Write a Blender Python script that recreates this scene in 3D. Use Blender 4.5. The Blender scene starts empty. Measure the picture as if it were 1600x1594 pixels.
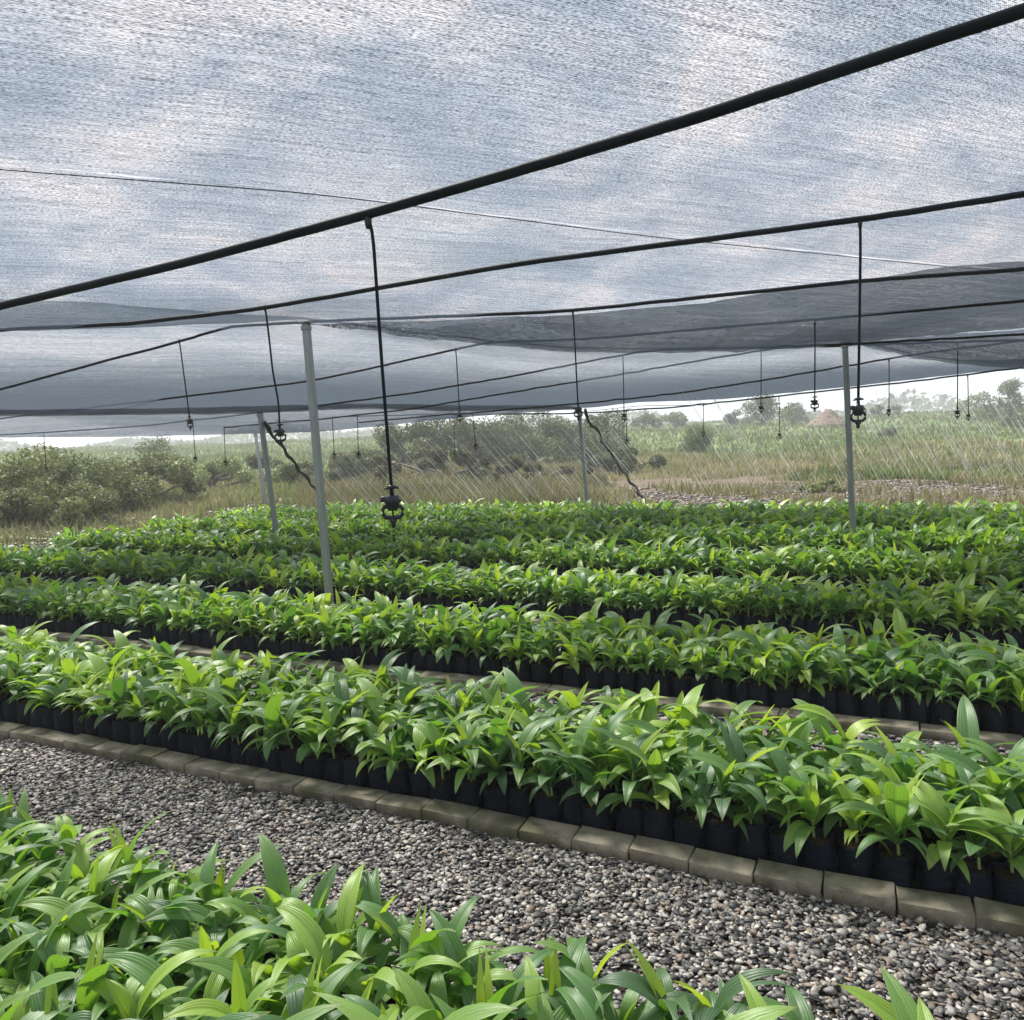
import bpy, math, random
import numpy as np
from math import radians as R
rnd = random.Random(7)
rng = np.random.default_rng(7)
sc = bpy.context.scene
COL = sc.collection

# ------------------------------------------------------------------ camera
F_PX, HEYE = 1230.0, 1.45
YAW = math.pi / 2 - math.atan(2666 / F_PX)
PIT, ROLL = R(5.75), math.atan(0.04)
fwd = np.array([-math.sin(YAW) * math.cos(PIT), math.cos(YAW) * math.cos(PIT), -math.sin(PIT)])
r0 = np.array([math.cos(YAW), math.sin(YAW), 0.0]); u0 = np.cross(r0, fwd)
rgt = r0 * math.cos(ROLL) - u0 * math.sin(ROLL); up = u0 * math.cos(ROLL) + r0 * math.sin(ROLL)
cd = bpy.data.cameras.new('camera'); cam = bpy.data.objects.new('camera', cd); COL.objects.link(cam)
from mathutils import Matrix, Vector
cam.matrix_world = Matrix(((rgt[0], up[0], -fwd[0], 0), (rgt[1], up[1], -fwd[1], 0), (rgt[2], up[2], -fwd[2], HEYE), (0, 0, 0, 1)))
cd.sensor_width = 36; cd.lens = 36 * F_PX / 1600; cd.clip_start = 0.05; cd.clip_end = 3000
sc.camera = cam
CAMF = np.array([-math.sin(YAW), math.cos(YAW)]); CAMR = np.array([math.cos(YAW), math.sin(YAW)])
def cw(X, Z):            # metres right of / ahead of the standing point -> world xy
    p = CAMR * X + CAMF * Z
    return float(p[0]), float(p[1])
def in_view(x, y, z, m=0.0):   # used only to decide which repeats the photo shows
    q = np.array([x, y, z - HEYE]); d = q @ fwd
    if d < 0.2: return False
    return abs(q @ rgt / d) < 0.65 + m and abs(q @ up / d) < 0.65 + m

# ------------------------------------------------------------------ world, sun, exposure
SUN_EL, SUN_AZ = R(52), R(150)      # azimuth measured from +X towards +Y: the sun is beyond the beds
w = bpy.data.worlds.new('World'); sc.world = w; w.use_nodes = True
nt = w.node_tree; N = nt.nodes; L = nt.links; N.clear()
out = N.new('ShaderNodeOutputWorld'); bg = N.new('ShaderNodeBackground'); bg.inputs['Strength'].default_value = 0.060
sky = N.new('ShaderNodeTexSky'); sky.sky_type = 'NISHITA'; sky.sun_disc = False
sky.sun_elevation = SUN_EL; sky.sun_rotation = math.pi / 2 - SUN_AZ; sky.air_density = 1.3; sky.dust_density = 3.0
tc = N.new('ShaderNodeTexCoord'); sep = N.new('ShaderNodeSeparateXYZ'); L.new(tc.outputs['Generated'], sep.inputs[0])
def wm(op, a, b=None):
    n = N.new('ShaderNodeMath'); n.operation = op
    for i, v in enumerate((a, b)):
        if v is None: continue
        if isinstance(v, (int, float)): n.inputs[i].default_value = v
        else: L.new(v, n.inputs[i])
    return n.outputs[0]
zz = wm('ADD', wm('MAXIMUM', sep.outputs[2], 0.0), 0.16)
cmb = N.new('ShaderNodeCombineXYZ'); L.new(wm('DIVIDE', sep.outputs[0], zz), cmb.inputs[0]); L.new(wm('DIVIDE', sep.outputs[1], zz), cmb.inputs[1])
def wnoise(scale, detail, rough, off):
    mp = N.new('ShaderNodeMapping'); mp.inputs['Location'].default_value = off; L.new(cmb.outputs[0], mp.inputs[0])
    n = N.new('ShaderNodeTexNoise'); n.inputs['Scale'].default_value = scale; n.inputs['Detail'].default_value = detail
    n.inputs['Roughness'].default_value = rough; n.inputs['Distortion'].default_value = 0.5; L.new(mp.outputs[0], n.inputs['Vector'])
    return n.outputs['Fac']
def wramp(fac, stops):
    r = N.new('ShaderNodeValToRGB'); r.color_ramp.elements[0].position = stops[0][0]; r.color_ramp.elements[0].color = stops[0][1]
    r.color_ramp.elements[1].position = stops[-1][0]; r.color_ramp.elements[1].color = stops[-1][1]
    for p, c in stops[1:-1]:
        e = r.color_ramp.elements.new(p); e.color = c
    L.new(fac, r.inputs[0]); return r.outputs[0]
def wmul(c, k):
    n = N.new('ShaderNodeVectorMath'); n.operation = 'SCALE'; L.new(c, n.inputs[0]); n.inputs['Scale'].default_value = k; return n.outputs[0]
def wmix(f, a, b):
    n = N.new('ShaderNodeMix'); n.data_type = 'RGBA'; L.new(f, n.inputs[0]); L.new(a, n.inputs[6]); L.new(b, n.inputs[7]); return n.outputs[2]
c1 = wramp(wnoise(2.0, 6, 0.55, (3.1, 1.7, 0)), [(0.28, (.40, .47, .57, 1)), (0.44, (.55, .61, .71, 1)), (0.53, (.76, .79, .86, 1)), (0.61, (.98, .93, .95, 1)), (0.78, (.68, .71, .78, 1))])
clouds = wmul(c1, 10.5)
cover = wramp(wnoise(0.6, 4, 0.5, (8, 2, 0)), [(0.20, (0, 0, 0, 1)), (0.42, (1, 1, 1, 1))])
sk = wmix(cover, sky.outputs[0], clouds)
hor = N.new('ShaderNodeRGB'); hor.outputs[0].default_value = (8.2, 8.9, 9.3, 1)
hf = wramp(sep.outputs[2], [(0.0, (1, 1, 1, 1)), (0.05, (.8, .8, .8, 1)), (0.17, (0, 0, 0, 1))])
fin = wmix(hf, sk, hor.outputs[0])
L.new(fin, bg.inputs['Color']); L.new(bg.outputs[0], out.inputs[0])
sd = bpy.data.lights.new('sun', 'SUN'); sd.energy = 5.0; sd.angle = R(14); sd.color = (1, .97, .90)
sun = bpy.data.objects.new('sun', sd); COL.objects.link(sun)
dirv = Vector((-math.cos(SUN_EL) * math.cos(SUN_AZ), -math.cos(SUN_EL) * math.sin(SUN_AZ), -math.sin(SUN_EL)))
sun.rotation_euler = dirv.to_track_quat('-Z', 'Y').to_euler()
vs = sc.view_settings; vs.view_transform = 'Standard'; vs.look = 'None'; vs.exposure = 1.08; vs.gamma = 1; vs.use_curve_mapping = False
sc.cycles.transparent_max_bounces = 24; sc.cycles.max_bounces = 8; sc.cycles.diffuse_bounces = 3; sc.cycles.transmission_bounces = 6

# ------------------------------------------------------------------ helpers
def tag(o, label=None, cat=None, group=None, kind=None):
    if label: o['label'] = label
    if cat: o['category'] = cat
    if group: o['group'] = group
    if kind: o['kind'] = kind
    return o
def empty(name, loc, label, cat, group=None):
    o = bpy.data.objects.new(name, None); o.empty_display_size = 0.05; COL.objects.link(o); o.location = loc
    return tag(o, label, cat, group)
def link(name, me, parent=None):
    o = bpy.data.objects.new(name, me); COL.objects.link(o)
    if parent: o.parent = parent
    return o
def mesh(name, V, F, mats, uv=None, tint=None, smooth=True, midx=None, colr=None):
    """V (n,3); F list of arrays (tri or quad blocks) or list of tuples"""
    V = np.asarray(V, np.float32); me = bpy.data.meshes.new(name)
    if isinstance(F, list) and len(F) and isinstance(F[0], np.ndarray) and F[0].ndim == 2: blocks = [b for b in F if len(b)]
    elif isinstance(F, np.ndarray): blocks = [F]
    else:
        d = {}
        for i, f in enumerate(F): d.setdefault(len(f), []).append(f)
        blocks = [np.array(b) for b in d.values()]
    lv = np.concatenate([b.ravel() for b in blocks]).astype(np.int32)
    sizes = np.concatenate([np.full(len(b), b.shape[1]) for b in blocks]).astype(np.int32)
    st = np.concatenate([[0], np.cumsum(sizes)[:-1]]).astype(np.int32)
    me.vertices.add(len(V)); me.vertices.foreach_set('co', V.ravel())
    me.loops.add(len(lv)); me.loops.foreach_set('vertex_index', lv)
    me.polygons.add(len(sizes)); me.polygons.foreach_set('loop_start', st); me.polygons.foreach_set('loop_total', sizes)
    if smooth: me.polygons.foreach_set('use_smooth', np.ones(len(sizes), bool))
    if midx is not None: me.polygons.foreach_set('material_index', np.asarray(midx, np.int32))
    if uv is not None:
        l = me.uv_layers.new(name='UVMap'); l.data.foreach_set('uv', np.asarray(uv, np.float32)[lv].ravel())
    if tint is not None:
        a = me.attributes.new('tint', 'FLOAT', 'POINT'); a.data.foreach_set('value', np.asarray(tint, np.float32))
    if colr is not None:
        a = me.attributes.new('colr', 'FLOAT_COLOR', 'POINT'); a.data.foreach_set('color', np.asarray(colr, np.float32).ravel())
    me.update(calc_edges=True); me.validate()
    for m in (mats if isinstance(mats, (list, tuple)) else [mats]): me.materials.append(m)
    return me
class MB:
    def __init__(s): s.v = []; s.f = []
    def add(s, V, F):
        b = len(s.v); s.v += [tuple(map(float, p)) for p in V]; s.f += [tuple(int(i) + b for i in f) for f in F]; return s
    def box(s, c, d, bev=0.0, M=None):
        x, y, z = [q / 2 for q in d]; b = min(bev, x * .9, y * .9, z * .9)
        P = []
        if b <= 0:
            P = [(i * x, j * y, k * z) for i in (-1, 1) for j in (-1, 1) for k in (-1, 1)]
            Fc = [(0, 1, 3, 2), (4, 6, 7, 5), (0, 4, 5, 1), (2, 3, 7, 6), (0, 2, 6, 4), (1, 5, 7, 3)]
        else:
            import bmesh
            bm = bmesh.new(); bmesh.ops.create_cube(bm, size=1)
            bmesh.ops.scale(bm, vec=(2 * x, 2 * y, 2 * z), verts=bm.verts)
            bmesh.ops.bevel(bm, geom=bm.edges[:], offset=b, segments=2, affect='EDGES', profile=.5)
            bm.verts.index_update(); P = [tuple(v.co) for v in bm.verts]; Fc = [tuple(v.index for v in f.verts) for f in bm.faces]; bm.free()
        P = np.array(P)
        if M is not None: P = P @ np.array(M).T
        return s.add(P + np.array(c), Fc)
    def tube(s, pts, rad, n=8, cap=True):
        pts = np.array(pts, float); m = len(pts); rad = np.full(m, rad) if np.isscalar(rad) else np.array(rad)
        T = np.gradient(pts, axis=0); T /= np.linalg.norm(T, axis=1)[:, None]
        a = np.array([0, 0, 1.0]) if abs(T[0][2]) < .9 else np.array([1.0, 0, 0])
        V = []
        for i in range(m):
            X = np.cross(T[i], a); X /= np.linalg.norm(X); Y = np.cross(T[i], X)
            a = -Y if False else a
            for k in range(n):
                t = 2 * math.pi * k / n; V.append(pts[i] + rad[i] * (X * math.cos(t) + Y * math.sin(t)))
        Fc = [(i * n + k, i * n + (k + 1) % n, (i + 1) * n + (k + 1) % n, (i + 1) * n + k) for i in range(m - 1) for k in range(n)]
        if cap: Fc += [tuple(range(n))[::-1], tuple(range((m - 1) * n, m * n))]
        return s.add(V, Fc)
    def lathe(s, prof, n=16, c=(0, 0, 0)):
        V = [(c[0] + r * math.cos(2 * math.pi * k / n), c[1] + r * math.sin(2 * math.pi * k / n), c[2] + z) for r, z in prof for k in range(n)]
        m = len(prof)
        Fc = [(i * n + k, i * n + (k + 1) % n, (i + 1) * n + (k + 1) % n, (i + 1) * n + k) for i in range(m - 1) for k in range(n)]
        Fc += [tuple(range(n))[::-1], tuple(range((m - 1) * n, m * n))]
        return s.add(V, Fc)
    def me(s, name, mat, smooth=True): return mesh(name, s.v, s.f, mat, smooth=smooth)

# ------------------------------------------------------------------ materials
def mat(name, build):
    m = bpy.data.materials.new(name); m.use_nodes = True; t = m.node_tree; t.nodes.clear()
    o = t.nodes.new('ShaderNodeOutputMaterial'); s = build(G(t)); t.links.new(s, o.inputs['Surface']); return m
class G:
    def __init__(s, t): s.t = t; s.N = t.nodes; s.L = t.links
    def put(s, sock, v):
        if hasattr(v, 'is_linked') or isinstance(v, bpy.types.NodeSocket): s.L.new(v, sock)
        else: sock.default_value = v
    def n(s, typ, props=None, **ins):
        nd = s.N.new(typ)
        for k, v in (props or {}).items(): setattr(nd, k, v)
        for k, v in ins.items():
            k = k.replace('_', ' '); s.put(nd.inputs[k], v)
        return nd
    def math(s, op, a, b=0.0, c=0.0, clamp=False):
        nd = s.N.new('ShaderNodeMath'); nd.operation = op; nd.use_clamp = clamp
        for i, v in enumerate((a, b, c)): s.put(nd.inputs[i], v)
        return nd.outputs[0]
    def obj(s): return s.N.new('ShaderNodeTexCoord').outputs['Object']
    def uv(s): return s.N.new('ShaderNodeTexCoord').outputs['UV']
    def pos(s): return s.N.new('ShaderNodeNewGeometry').outputs['Position']
    def mapv(s, v, scale=(1, 1, 1), loc=(0, 0, 0), rot=(0, 0, 0)):
        m = s.N.new('ShaderNodeMapping'); m.inputs['Scale'].default_value = scale; m.inputs['Location'].default_value = loc; m.inputs['Rotation'].default_value = rot
        s.L.new(v, m.inputs[0]); return m.outputs[0]
    def noise(s, v, scale, detail=4, rough=.5, dist=0.0):
        m = s.N.new('ShaderNodeTexNoise'); s.L.new(v, m.inputs['Vector']); m.inputs['Scale'].default_value = scale
        m.inputs['Detail'].default_value = detail; m.inputs['Roughness'].default_value = rough; m.inputs['Distortion'].default_value = dist
        return m.outputs['Fac']
    def ramp(s, f, stops, interp='LINEAR'):
        r = s.N.new('ShaderNodeValToRGB'); cr = r.color_ramp; cr.interpolation = interp
        def c4(c): return (c, c, c, 1) if isinstance(c, (int, float)) else tuple(c) + (1,)
        cr.elements[0].position = stops[0][0]; cr.elements[0].color = c4(stops[0][1])
        cr.elements[1].position = stops[-1][0]; cr.elements[1].color = c4(stops[-1][1])
        for p, c in stops[1:-1]:
            e = cr.elements.new(p); e.color = c4(c)
        s.L.new(f, r.inputs[0]); return r.outputs[0]
    def mix(s, f, a, b, bt='MIX'):
        m = s.N.new('ShaderNodeMix'); m.data_type = 'RGBA'; m.blend_type = bt
        def p(sock, v):
            if isinstance(v, (tuple, list)): v = tuple(v) + (1,) if len(v) == 3 else v
            s.put(sock, v)
        p(m.inputs[0], f); p(m.inputs[6], a); p(m.inputs[7], b); return m.outputs[2]
    def attr(s, name, out='Fac'):
        a = s.N.new('ShaderNodeAttribute'); a.attribute_name = name; return a.outputs[out]
    def bump(s, h, strength=.5, dist=.01):
        b = s.N.new('ShaderNodeBump'); b.inputs['Strength'].default_value = strength; b.inputs['Distance'].default_value = dist; s.L.new(h, b.inputs['Height']); return b.outputs[0]
    def bsdf(s, col, rough=.5, spec=.5, metal=0.0, normal=None, **kw):
        b = s.N.new('ShaderNodeBsdfPrincipled')
        if isinstance(col, (tuple, list)): col = tuple(col) + (1,)
        s.put(b.inputs['Base Color'], col); s.put(b.inputs['Roughness'], rough); s.put(b.inputs['Specular IOR Level'], spec); s.put(b.inputs['Metallic'], metal)
        if normal is not None: s.L.new(normal, b.inputs['Normal'])
        for k, v in kw.items(): s.put(b.inputs[k.replace('_', ' ')], v)
        return b.outputs[0]
    def mixs(s, f, a, b):
        m = s.N.new('ShaderNodeMixShader'); s.put(m.inputs[0], f); s.L.new(a, m.inputs[1]); s.L.new(b, m.inputs[2]); return m.outputs[0]

def leaf_mat(g):
    uv = g.uv(); sp = g.N.new('ShaderNodeSeparateXYZ'); g.L.new(uv, sp.inputs[0])
    t = g.attr('tint'); rn = g.N.new('ShaderNodeObjectInfo').outputs['Random']
    t2 = g.math('ADD', t, g.math('MULTIPLY', g.math('SUBTRACT', rn, .5), .22), clamp=True)
    base = g.ramp(t2, [(0, (.045, .12, .05)), (.35, (.11, .25, .075)), (.65, (.29, .47, .075)), (1, (.50, .66, .05))])
    rib = g.math('SINE', g.math('MULTIPLY', sp.outputs[0], 46.0))            # pleats along the blade
    nz = g.noise(g.mapv(uv, (9, 1.5, 1)), 3.0, 3)
    base = g.mix(g.math('MULTIPLY_ADD', rib, .13, .16), base, g.mix(.5, base, (.42, .55, .25)))
    base = g.mix(g.ramp(nz, [(.35, 0), (.75, .35)]), base, g.mix(.5, base, (.02, .06, .02)))
    spots = g.noise(g.mapv(uv, (40, 14, 1)), 4.0, 2)
    tipn = g.math('ADD', sp.outputs[1], g.math('MULTIPLY', g.math('SUBTRACT', nz, .5), .35)); base = g.mix(g.ramp(tipn, [(.93, 0), (1.0, .8)]), base, (.24, .17, .07))
    base = g.mix(g.ramp(spots, [(.70, 0), (.78, .6)]), base, (.22, .20, .05))
    nrm = g.bump(rib, .30, .0011)
    a = g.bsdf(base, rough=g.math('MULTIPLY_ADD', nz, .22, .36), spec=.75, normal=nrm, Coat_Weight=.2, Coat_Roughness=.32)
    tr = g.N.new('ShaderNodeBsdfTranslucent'); tc_ = g.ramp(t2, [(0, (.10, .26, .02)), (.4, (.22, .48, .03)), (1, (.62, .82, .04))]); g.L.new(tc_, tr.inputs[0]); g.L.new(nrm, tr.inputs['Normal'])
    return g.mixs(.40, a, tr.outputs[0])
M_LEAF = mat('seedling leaf', leaf_mat)
def bag_mat(g):
    o = g.obj(); nz = g.noise(g.mapv(o, (30, 30, 90)), 1.0, 4)
    dust = g.noise(o, 22.0, 4)
    col = g.mix(g.ramp(dust, [(.5, 0), (.8, .35)]), (.005, .009, .018), (.026, .028, .032))
    return g.bsdf(col, rough=.5, spec=.25, normal=g.bump(nz, .6, .006))
M_BAG = mat('black polythene', bag_mat)
M_SOIL = mat('potting soil', lambda g: g.bsdf(g.ramp(g.noise(g.pos(), 90, 4), [(.3, (.018, .012, .008)), (.7, (.07, .048, .03))]), rough=.95, spec=.2, normal=g.bump(g.noise(g.pos(), 140, 3), .8, .01)))
M_STEM = mat('pale stem', lambda g: g.bsdf(g.ramp(g.noise(g.mapv(g.obj(), (20, 20, 200)), 1, 2), [(.3, (.20, .30, .08)), (.7, (.36, .44, .18))]), rough=.5))
def brick_mat(g):
    p = g.pos(); rn = g.N.new('ShaderNodeObjectInfo').outputs['Random']
    a = g.noise(p, 14, 6, .6); b = g.noise(p, 140, 4, .7); m = g.noise(p, 6, 3)
    col = g.ramp(a, [(.3, (.16, .14, .105)), (.5, (.33, .295, .225)), (.7, (.48, .43, .33))])
    col = g.mix(g.math('MULTIPLY', rn, .45), col, (.30, .265, .20))
    col = g.mix(g.ramp(m, [(.48, 0), (.62, .7)]), col, (.085, .09, .04))
    col = g.mix(g.ramp(b, [(.58, 0), (.72, .6)]), col, (.04, .035, .028))
    sepz = g.N.new('ShaderNodeSeparateXYZ'); g.L.new(g.pos(), sepz.inputs[0])
    low_tone = g.math('MULTIPLY', g.ramp(sepz.outputs[2], [(.0, 1.0), (.045, .0)]), g.ramp(g.noise(p, 30, 4), [(.3, .2), (.6, .9)]))  # darker brown tone towards the foot of the brick, broken by noise
    col = g.mix(low_tone, col, (.055, .042, .03))
    return g.bsdf(col, rough=.85, spec=.3, normal=g.bump(g.math('ADD', g.math('MULTIPLY', a, .5), b), .6, .006))
M_BRICK = mat('weathered concrete brick', brick_mat)
def stone_mat(g):
    c = g.attr('colr', 'Color'); n = g.noise(g.pos(), 160, 4, .6)
    return g.bsdf(g.mix(g.ramp(n, [(.35, .5), (.65, 0)]), c, g.mix(.6, c, (.03, .03, .03))), rough=.55, spec=.45, normal=g.bump(n, .4, .003))
M_STONE = mat('crushed stone', stone_mat)
def ground_mat(g):
    p = g.pos(); v = g.N.new('ShaderNodeVectorMath'); v.operation = 'LENGTH'; g.L.new(p, v.inputs[0]); r = v.outputs['Value']
    n1 = g.noise(p, .35, 6, .6); n2 = g.noise(p, 3.0, 6, .65); n3 = g.noise(p, 30, 4, .6)
    near = g.ramp(n3, [(.3, (.035, .028, .022)), (.7, (.12, .10, .08))])
    rr = g.math('ADD', r, g.math('MULTIPLY', g.math('SUBTRACT', n1, .5), 16.0))
    soil = g.ramp(n2, [(.3, (.07, .045, .035)), (.5, (.13, .095, .07)), (.7, (.20, .155, .11))])
    tan = g.ramp(n2, [(.3, (.075, .06, .042)), (.5, (.12, .095, .068)), (.7, (.17, .14, .10))])
    grn = g.ramp(g.noise(p, .12, 6, .7), [(.35, (.055, .085, .03)), (.5, (.10, .15, .05)), (.65, (.19, .20, .09))])
    far = g.mix(g.ramp(g.math('DIVIDE', rr, 100.0), [(.14, 0), (.18, 1)]), soil, tan)
    far = g.mix(g.ramp(g.math('DIVIDE', rr, 100.0), [(.24, 0), (.32, 1)]), far, grn)
    col = g.mix(g.ramp(g.math('DIVIDE', r, 100.0), [(.135, 0), (.15, 1)]), near, far)
    return g.bsdf(col, rough=.95, spec=.15, normal=g.bump(g.math('ADD', n2, g.math('MULTIPLY', n3, .3)), .8, .08))
M_GROUND = mat('earth and grass', ground_mat)
M_BEDSOIL = mat('damp bed soil', lambda g: g.bsdf(g.ramp(g.noise(g.pos(), 40, 5), [(.3, (.014, .011, .009)), (.7, (.05, .038, .028))]), rough=.9, normal=g.bump(g.noise(g.pos(), 60, 4), .8, .02)))
def vmat(name, colr=None, rough=.7, trans=.25, spec=.25):
    def b(g):
        c = g.attr('colr', 'Color'); a = g.bsdf(c, rough=rough, spec=spec)
        t = g.N.new('ShaderNodeBsdfTranslucent'); g.L.new(g.mix(.4, c, (.30, .38, .08)), t.inputs[0]); return g.mixs(trans, a, t.outputs[0])
    return mat(name, b)
M_GRASS = vmat('grass blades', rough=.7); M_FOL = vmat('scrub foliage', rough=.6)
M_BARK = mat('bark', lambda g: g.bsdf(g.ramp(g.noise(g.mapv(g.pos(), (8, 8, 2)), 2, 5), [(.3, (.06, .045, .035)), (.7, (.17, .13, .10))]), rough=.9))
M_PIPE = mat('black polythene pipe', lambda g: g.bsdf(g.ramp(g.noise(g.pos(), 6, 5), [(.3, (.006, .010, .014)), (.7, (.016, .022, .028))]), rough=.6, spec=.15, normal=g.bump(g.noise(g.pos(), 50, 3), .2, .004)))
M_PLAST = mat('black moulded plastic', lambda g: g.bsdf(g.ramp(g.noise(g.pos(), 60, 4), [(.3, (.008, .010, .016)), (.7, (.03, .033, .045))]), rough=.35, spec=.5))
M_GALV = mat('galvanised steel', lambda g: g.bsdf(g.ramp(g.noise(g.mapv(g.pos(), (14, 14, 3)), 2, 6, .6), [(.3, (.27, .30, .31)), (.55, (.33, .36, .37)), (.75, (.38, .40, .40))]), rough=g.ramp(g.noise(g.pos(), 40, 4), [(.3, .4), (.7, .65)]), metal=.45, spec=.4))
M_WIRE = mat('steel wire', lambda g: g.bsdf((.05, .055, .06), rough=.5, metal=.3))
M_ROPE = mat('twisted dark netting', lambda g: g.bsdf(g.ramp(g.noise(g.pos(), 60, 4), [(.3, (.008, .012, .010)), (.7, (.04, .05, .045))]), rough=.9))
M_MOUND = mat('termite earth', lambda g: g.bsdf(g.ramp(g.noise(g.pos(), 2.5, 6, .65), [(.3, (.10, .07, .05)), (.7, (.20, .145, .105))]), rough=.95, normal=g.bump(g.noise(g.pos(), 6, 5), .9, .2)))
def net_mat(c0, name, dk=1.0):
    def b(g):
        uv = g.uv()
        s1 = g.noise(g.mapv(uv, (1.2, 55, 1)), 1.0, 4, .6); s2 = g.noise(g.mapv(uv, (14, 300, 1)), 1.0, 3, .6)
        s3 = g.noise(g.mapv(uv, (95, 260, 1)), 1.0, 2, .5)
        wv = g.noise(g.mapv(uv, (.35, 6, 1)), 1.0, 3, .5)
        sp = g.N.new('ShaderNodeSeparateXYZ'); g.L.new(uv, sp.inputs[0])
        k = g.math('MULTIPLY', g.math('SINE', g.math('MULTIPLY', sp.outputs[0], 2 * math.pi / .0065)), g.math('SINE', g.math('MULTIPLY', sp.outputs[1], 2 * math.pi / .0042)))
        a = g.math('ADD', c0, g.math('MULTIPLY', g.math('SUBTRACT', s1, .5), .9))
        a = g.math('ADD', a, g.math('MULTIPLY', g.math('SUBTRACT', s2, .5), 1.9))
        a = g.math('ADD', a, g.math('MULTIPLY', g.math('SUBTRACT', s3, .5), 2.4))
        a = g.math('ADD', a, g.math('MULTIPLY', g.math('SUBTRACT', wv, .5), .25))
        a = g.math('ADD', a, g.math('MULTIPLY', k, .22))
        sp_ = g.ramp(s3, [(.64, 0), (.70, .55)]); a = g.math('ADD', a, sp_)
        lw = g.N.new('ShaderNodeLayerWeight'); lw.inputs['Blend'].default_value = .5      # threads close up when seen edge-on
        a = g.math('ADD', a, g.ramp(lw.outputs['Facing'], [(.76, 0), (.86, .10), (.94, .34), (1.0, .6)]))
        a = g.math('ADD', a, g.attr('tint'))        # extra opacity rising towards the far edge of a length
        a = g.math('MINIMUM', g.math('MAXIMUM', a, .08), .96)
        d = g.bsdf((.022 * dk, .032 * dk, .046 * dk), rough=.6, spec=.3)
        t = g.N.new('ShaderNodeBsdfTranslucent'); t.inputs[0].default_value = (.050 * dk, .068 * dk, .095 * dk, 1)
        tp = g.N.new('ShaderNodeBsdfTransparent')
        return g.mixs(a, tp.outputs[0], g.mixs(.5, d, t.outputs[0]))
    return mat(name, b)
M_NET = net_mat(.47, 'shade net'); M_NET2 = net_mat(.76, 'doubled shade net', .8); M_NET3 = net_mat(.68, 'old shade net', .9)
def water_mat(g):
    tp = g.N.new('ShaderNodeBsdfTransparent'); d = g.bsdf((.80, .82, .80), rough=.25, spec=.6)
    t = g.N.new('ShaderNodeBsdfTranslucent'); t.inputs[0].default_value = (.85, .87, .86, 1)
    return g.mixs(.62, tp.outputs[0], g.mixs(.5, d, t.outputs[0]))
M_WATER = mat('falling water', water_mat)

# ------------------------------------------------------------------ ground
def smooth(a, b, x): t = np.clip((x - a) / (b - a), 0, 1); return t * t * (3 - 2 * t)
def terrain(x, y):
    x = np.asarray(x, float); y = np.asarray(y, float); r = np.hypot(x, y)
    X = CAMR[0] * x + CAMR[1] * y
    base = 1.15 * smooth(20, 85, r) + .25 * smooth(30, 90, r) * smooth(-.1, .5, X / (r + 1e-6))
    und = .16 * np.sin(x * .21 + 1) * np.cos(y * .17) + .10 * np.sin(x * .55 + y * .4) + .05 * np.sin(x * 1.7) * np.sin(y * 1.3 + .5)
    return base + und * smooth(14.5, 24, r) * (1 - .6 * smooth(70, 160, r)) - .02 * smooth(11.8, 14, r) * 0
rr_ = np.concatenate([[0.01], np.linspace(1, 15, 15), np.geomspace(15.6, 900, 110)]); na = 260
aa = np.linspace(0, 2 * np.pi, na, endpoint=False)
RR, AA = np.meshgrid(rr_, aa, indexing='ij'); GX = RR * np.cos(AA); GY = RR * np.sin(AA); GZ = terrain(GX, GY)
V = np.stack([GX, GY, GZ], -1).reshape(-1, 3)
i, j = np.meshgrid(np.arange(len(rr_) - 1), np.arange(na), indexing='ij'); j2 = (j + 1) % na
Fq = np.stack([i * na + j, (i + 1) * na + j, (i + 1) * na + j2, i * na + j2], -1).reshape(-1, 4)
tag(link('ground', mesh('ground', V, Fq, M_GROUND)), kind='structure')

# bed layout: front edge of the bags (y), number of rows, left end (x)
SP = .11
BEDS = [dict(y=.72, rows=10, x0=-4.4, x1=.24, sp=.090), dict(y=2.56, rows=6, x0=-9.7, x1=2.2, sp=.105), dict(y=3.98, rows=6, x0=-9.7, x1=2.6, sp=.10),
        dict(y=5.40, rows=6, x0=-9.75, x1=3.0, sp=.10), dict(y=6.82, rows=6, x0=-9.75, x1=3.4, sp=.10), dict(y=8.24, rows=7, x0=-9.75, x1=3.8, sp=.10), dict(y=9.62, rows=14, x0=-8.3, x1=4.4, sp=.10)]
mb = MB()
for k, b in enumerate(BEDS):
    y0 = b['y'] - .08; y1 = b['y'] + (b['rows'] - 1) * SP + .08
    mb.add([(b['x0'] - .1, y0, .006), (b['x1'] + .1, y0, .006), (b['x1'] + .1, y1, .006), (b['x0'] - .1, y1, .006)], [(0, 1, 2, 3)])
tag(link('bed_ground', mb.me('bed_ground', M_BEDSOIL, False)), kind='structure')

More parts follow.
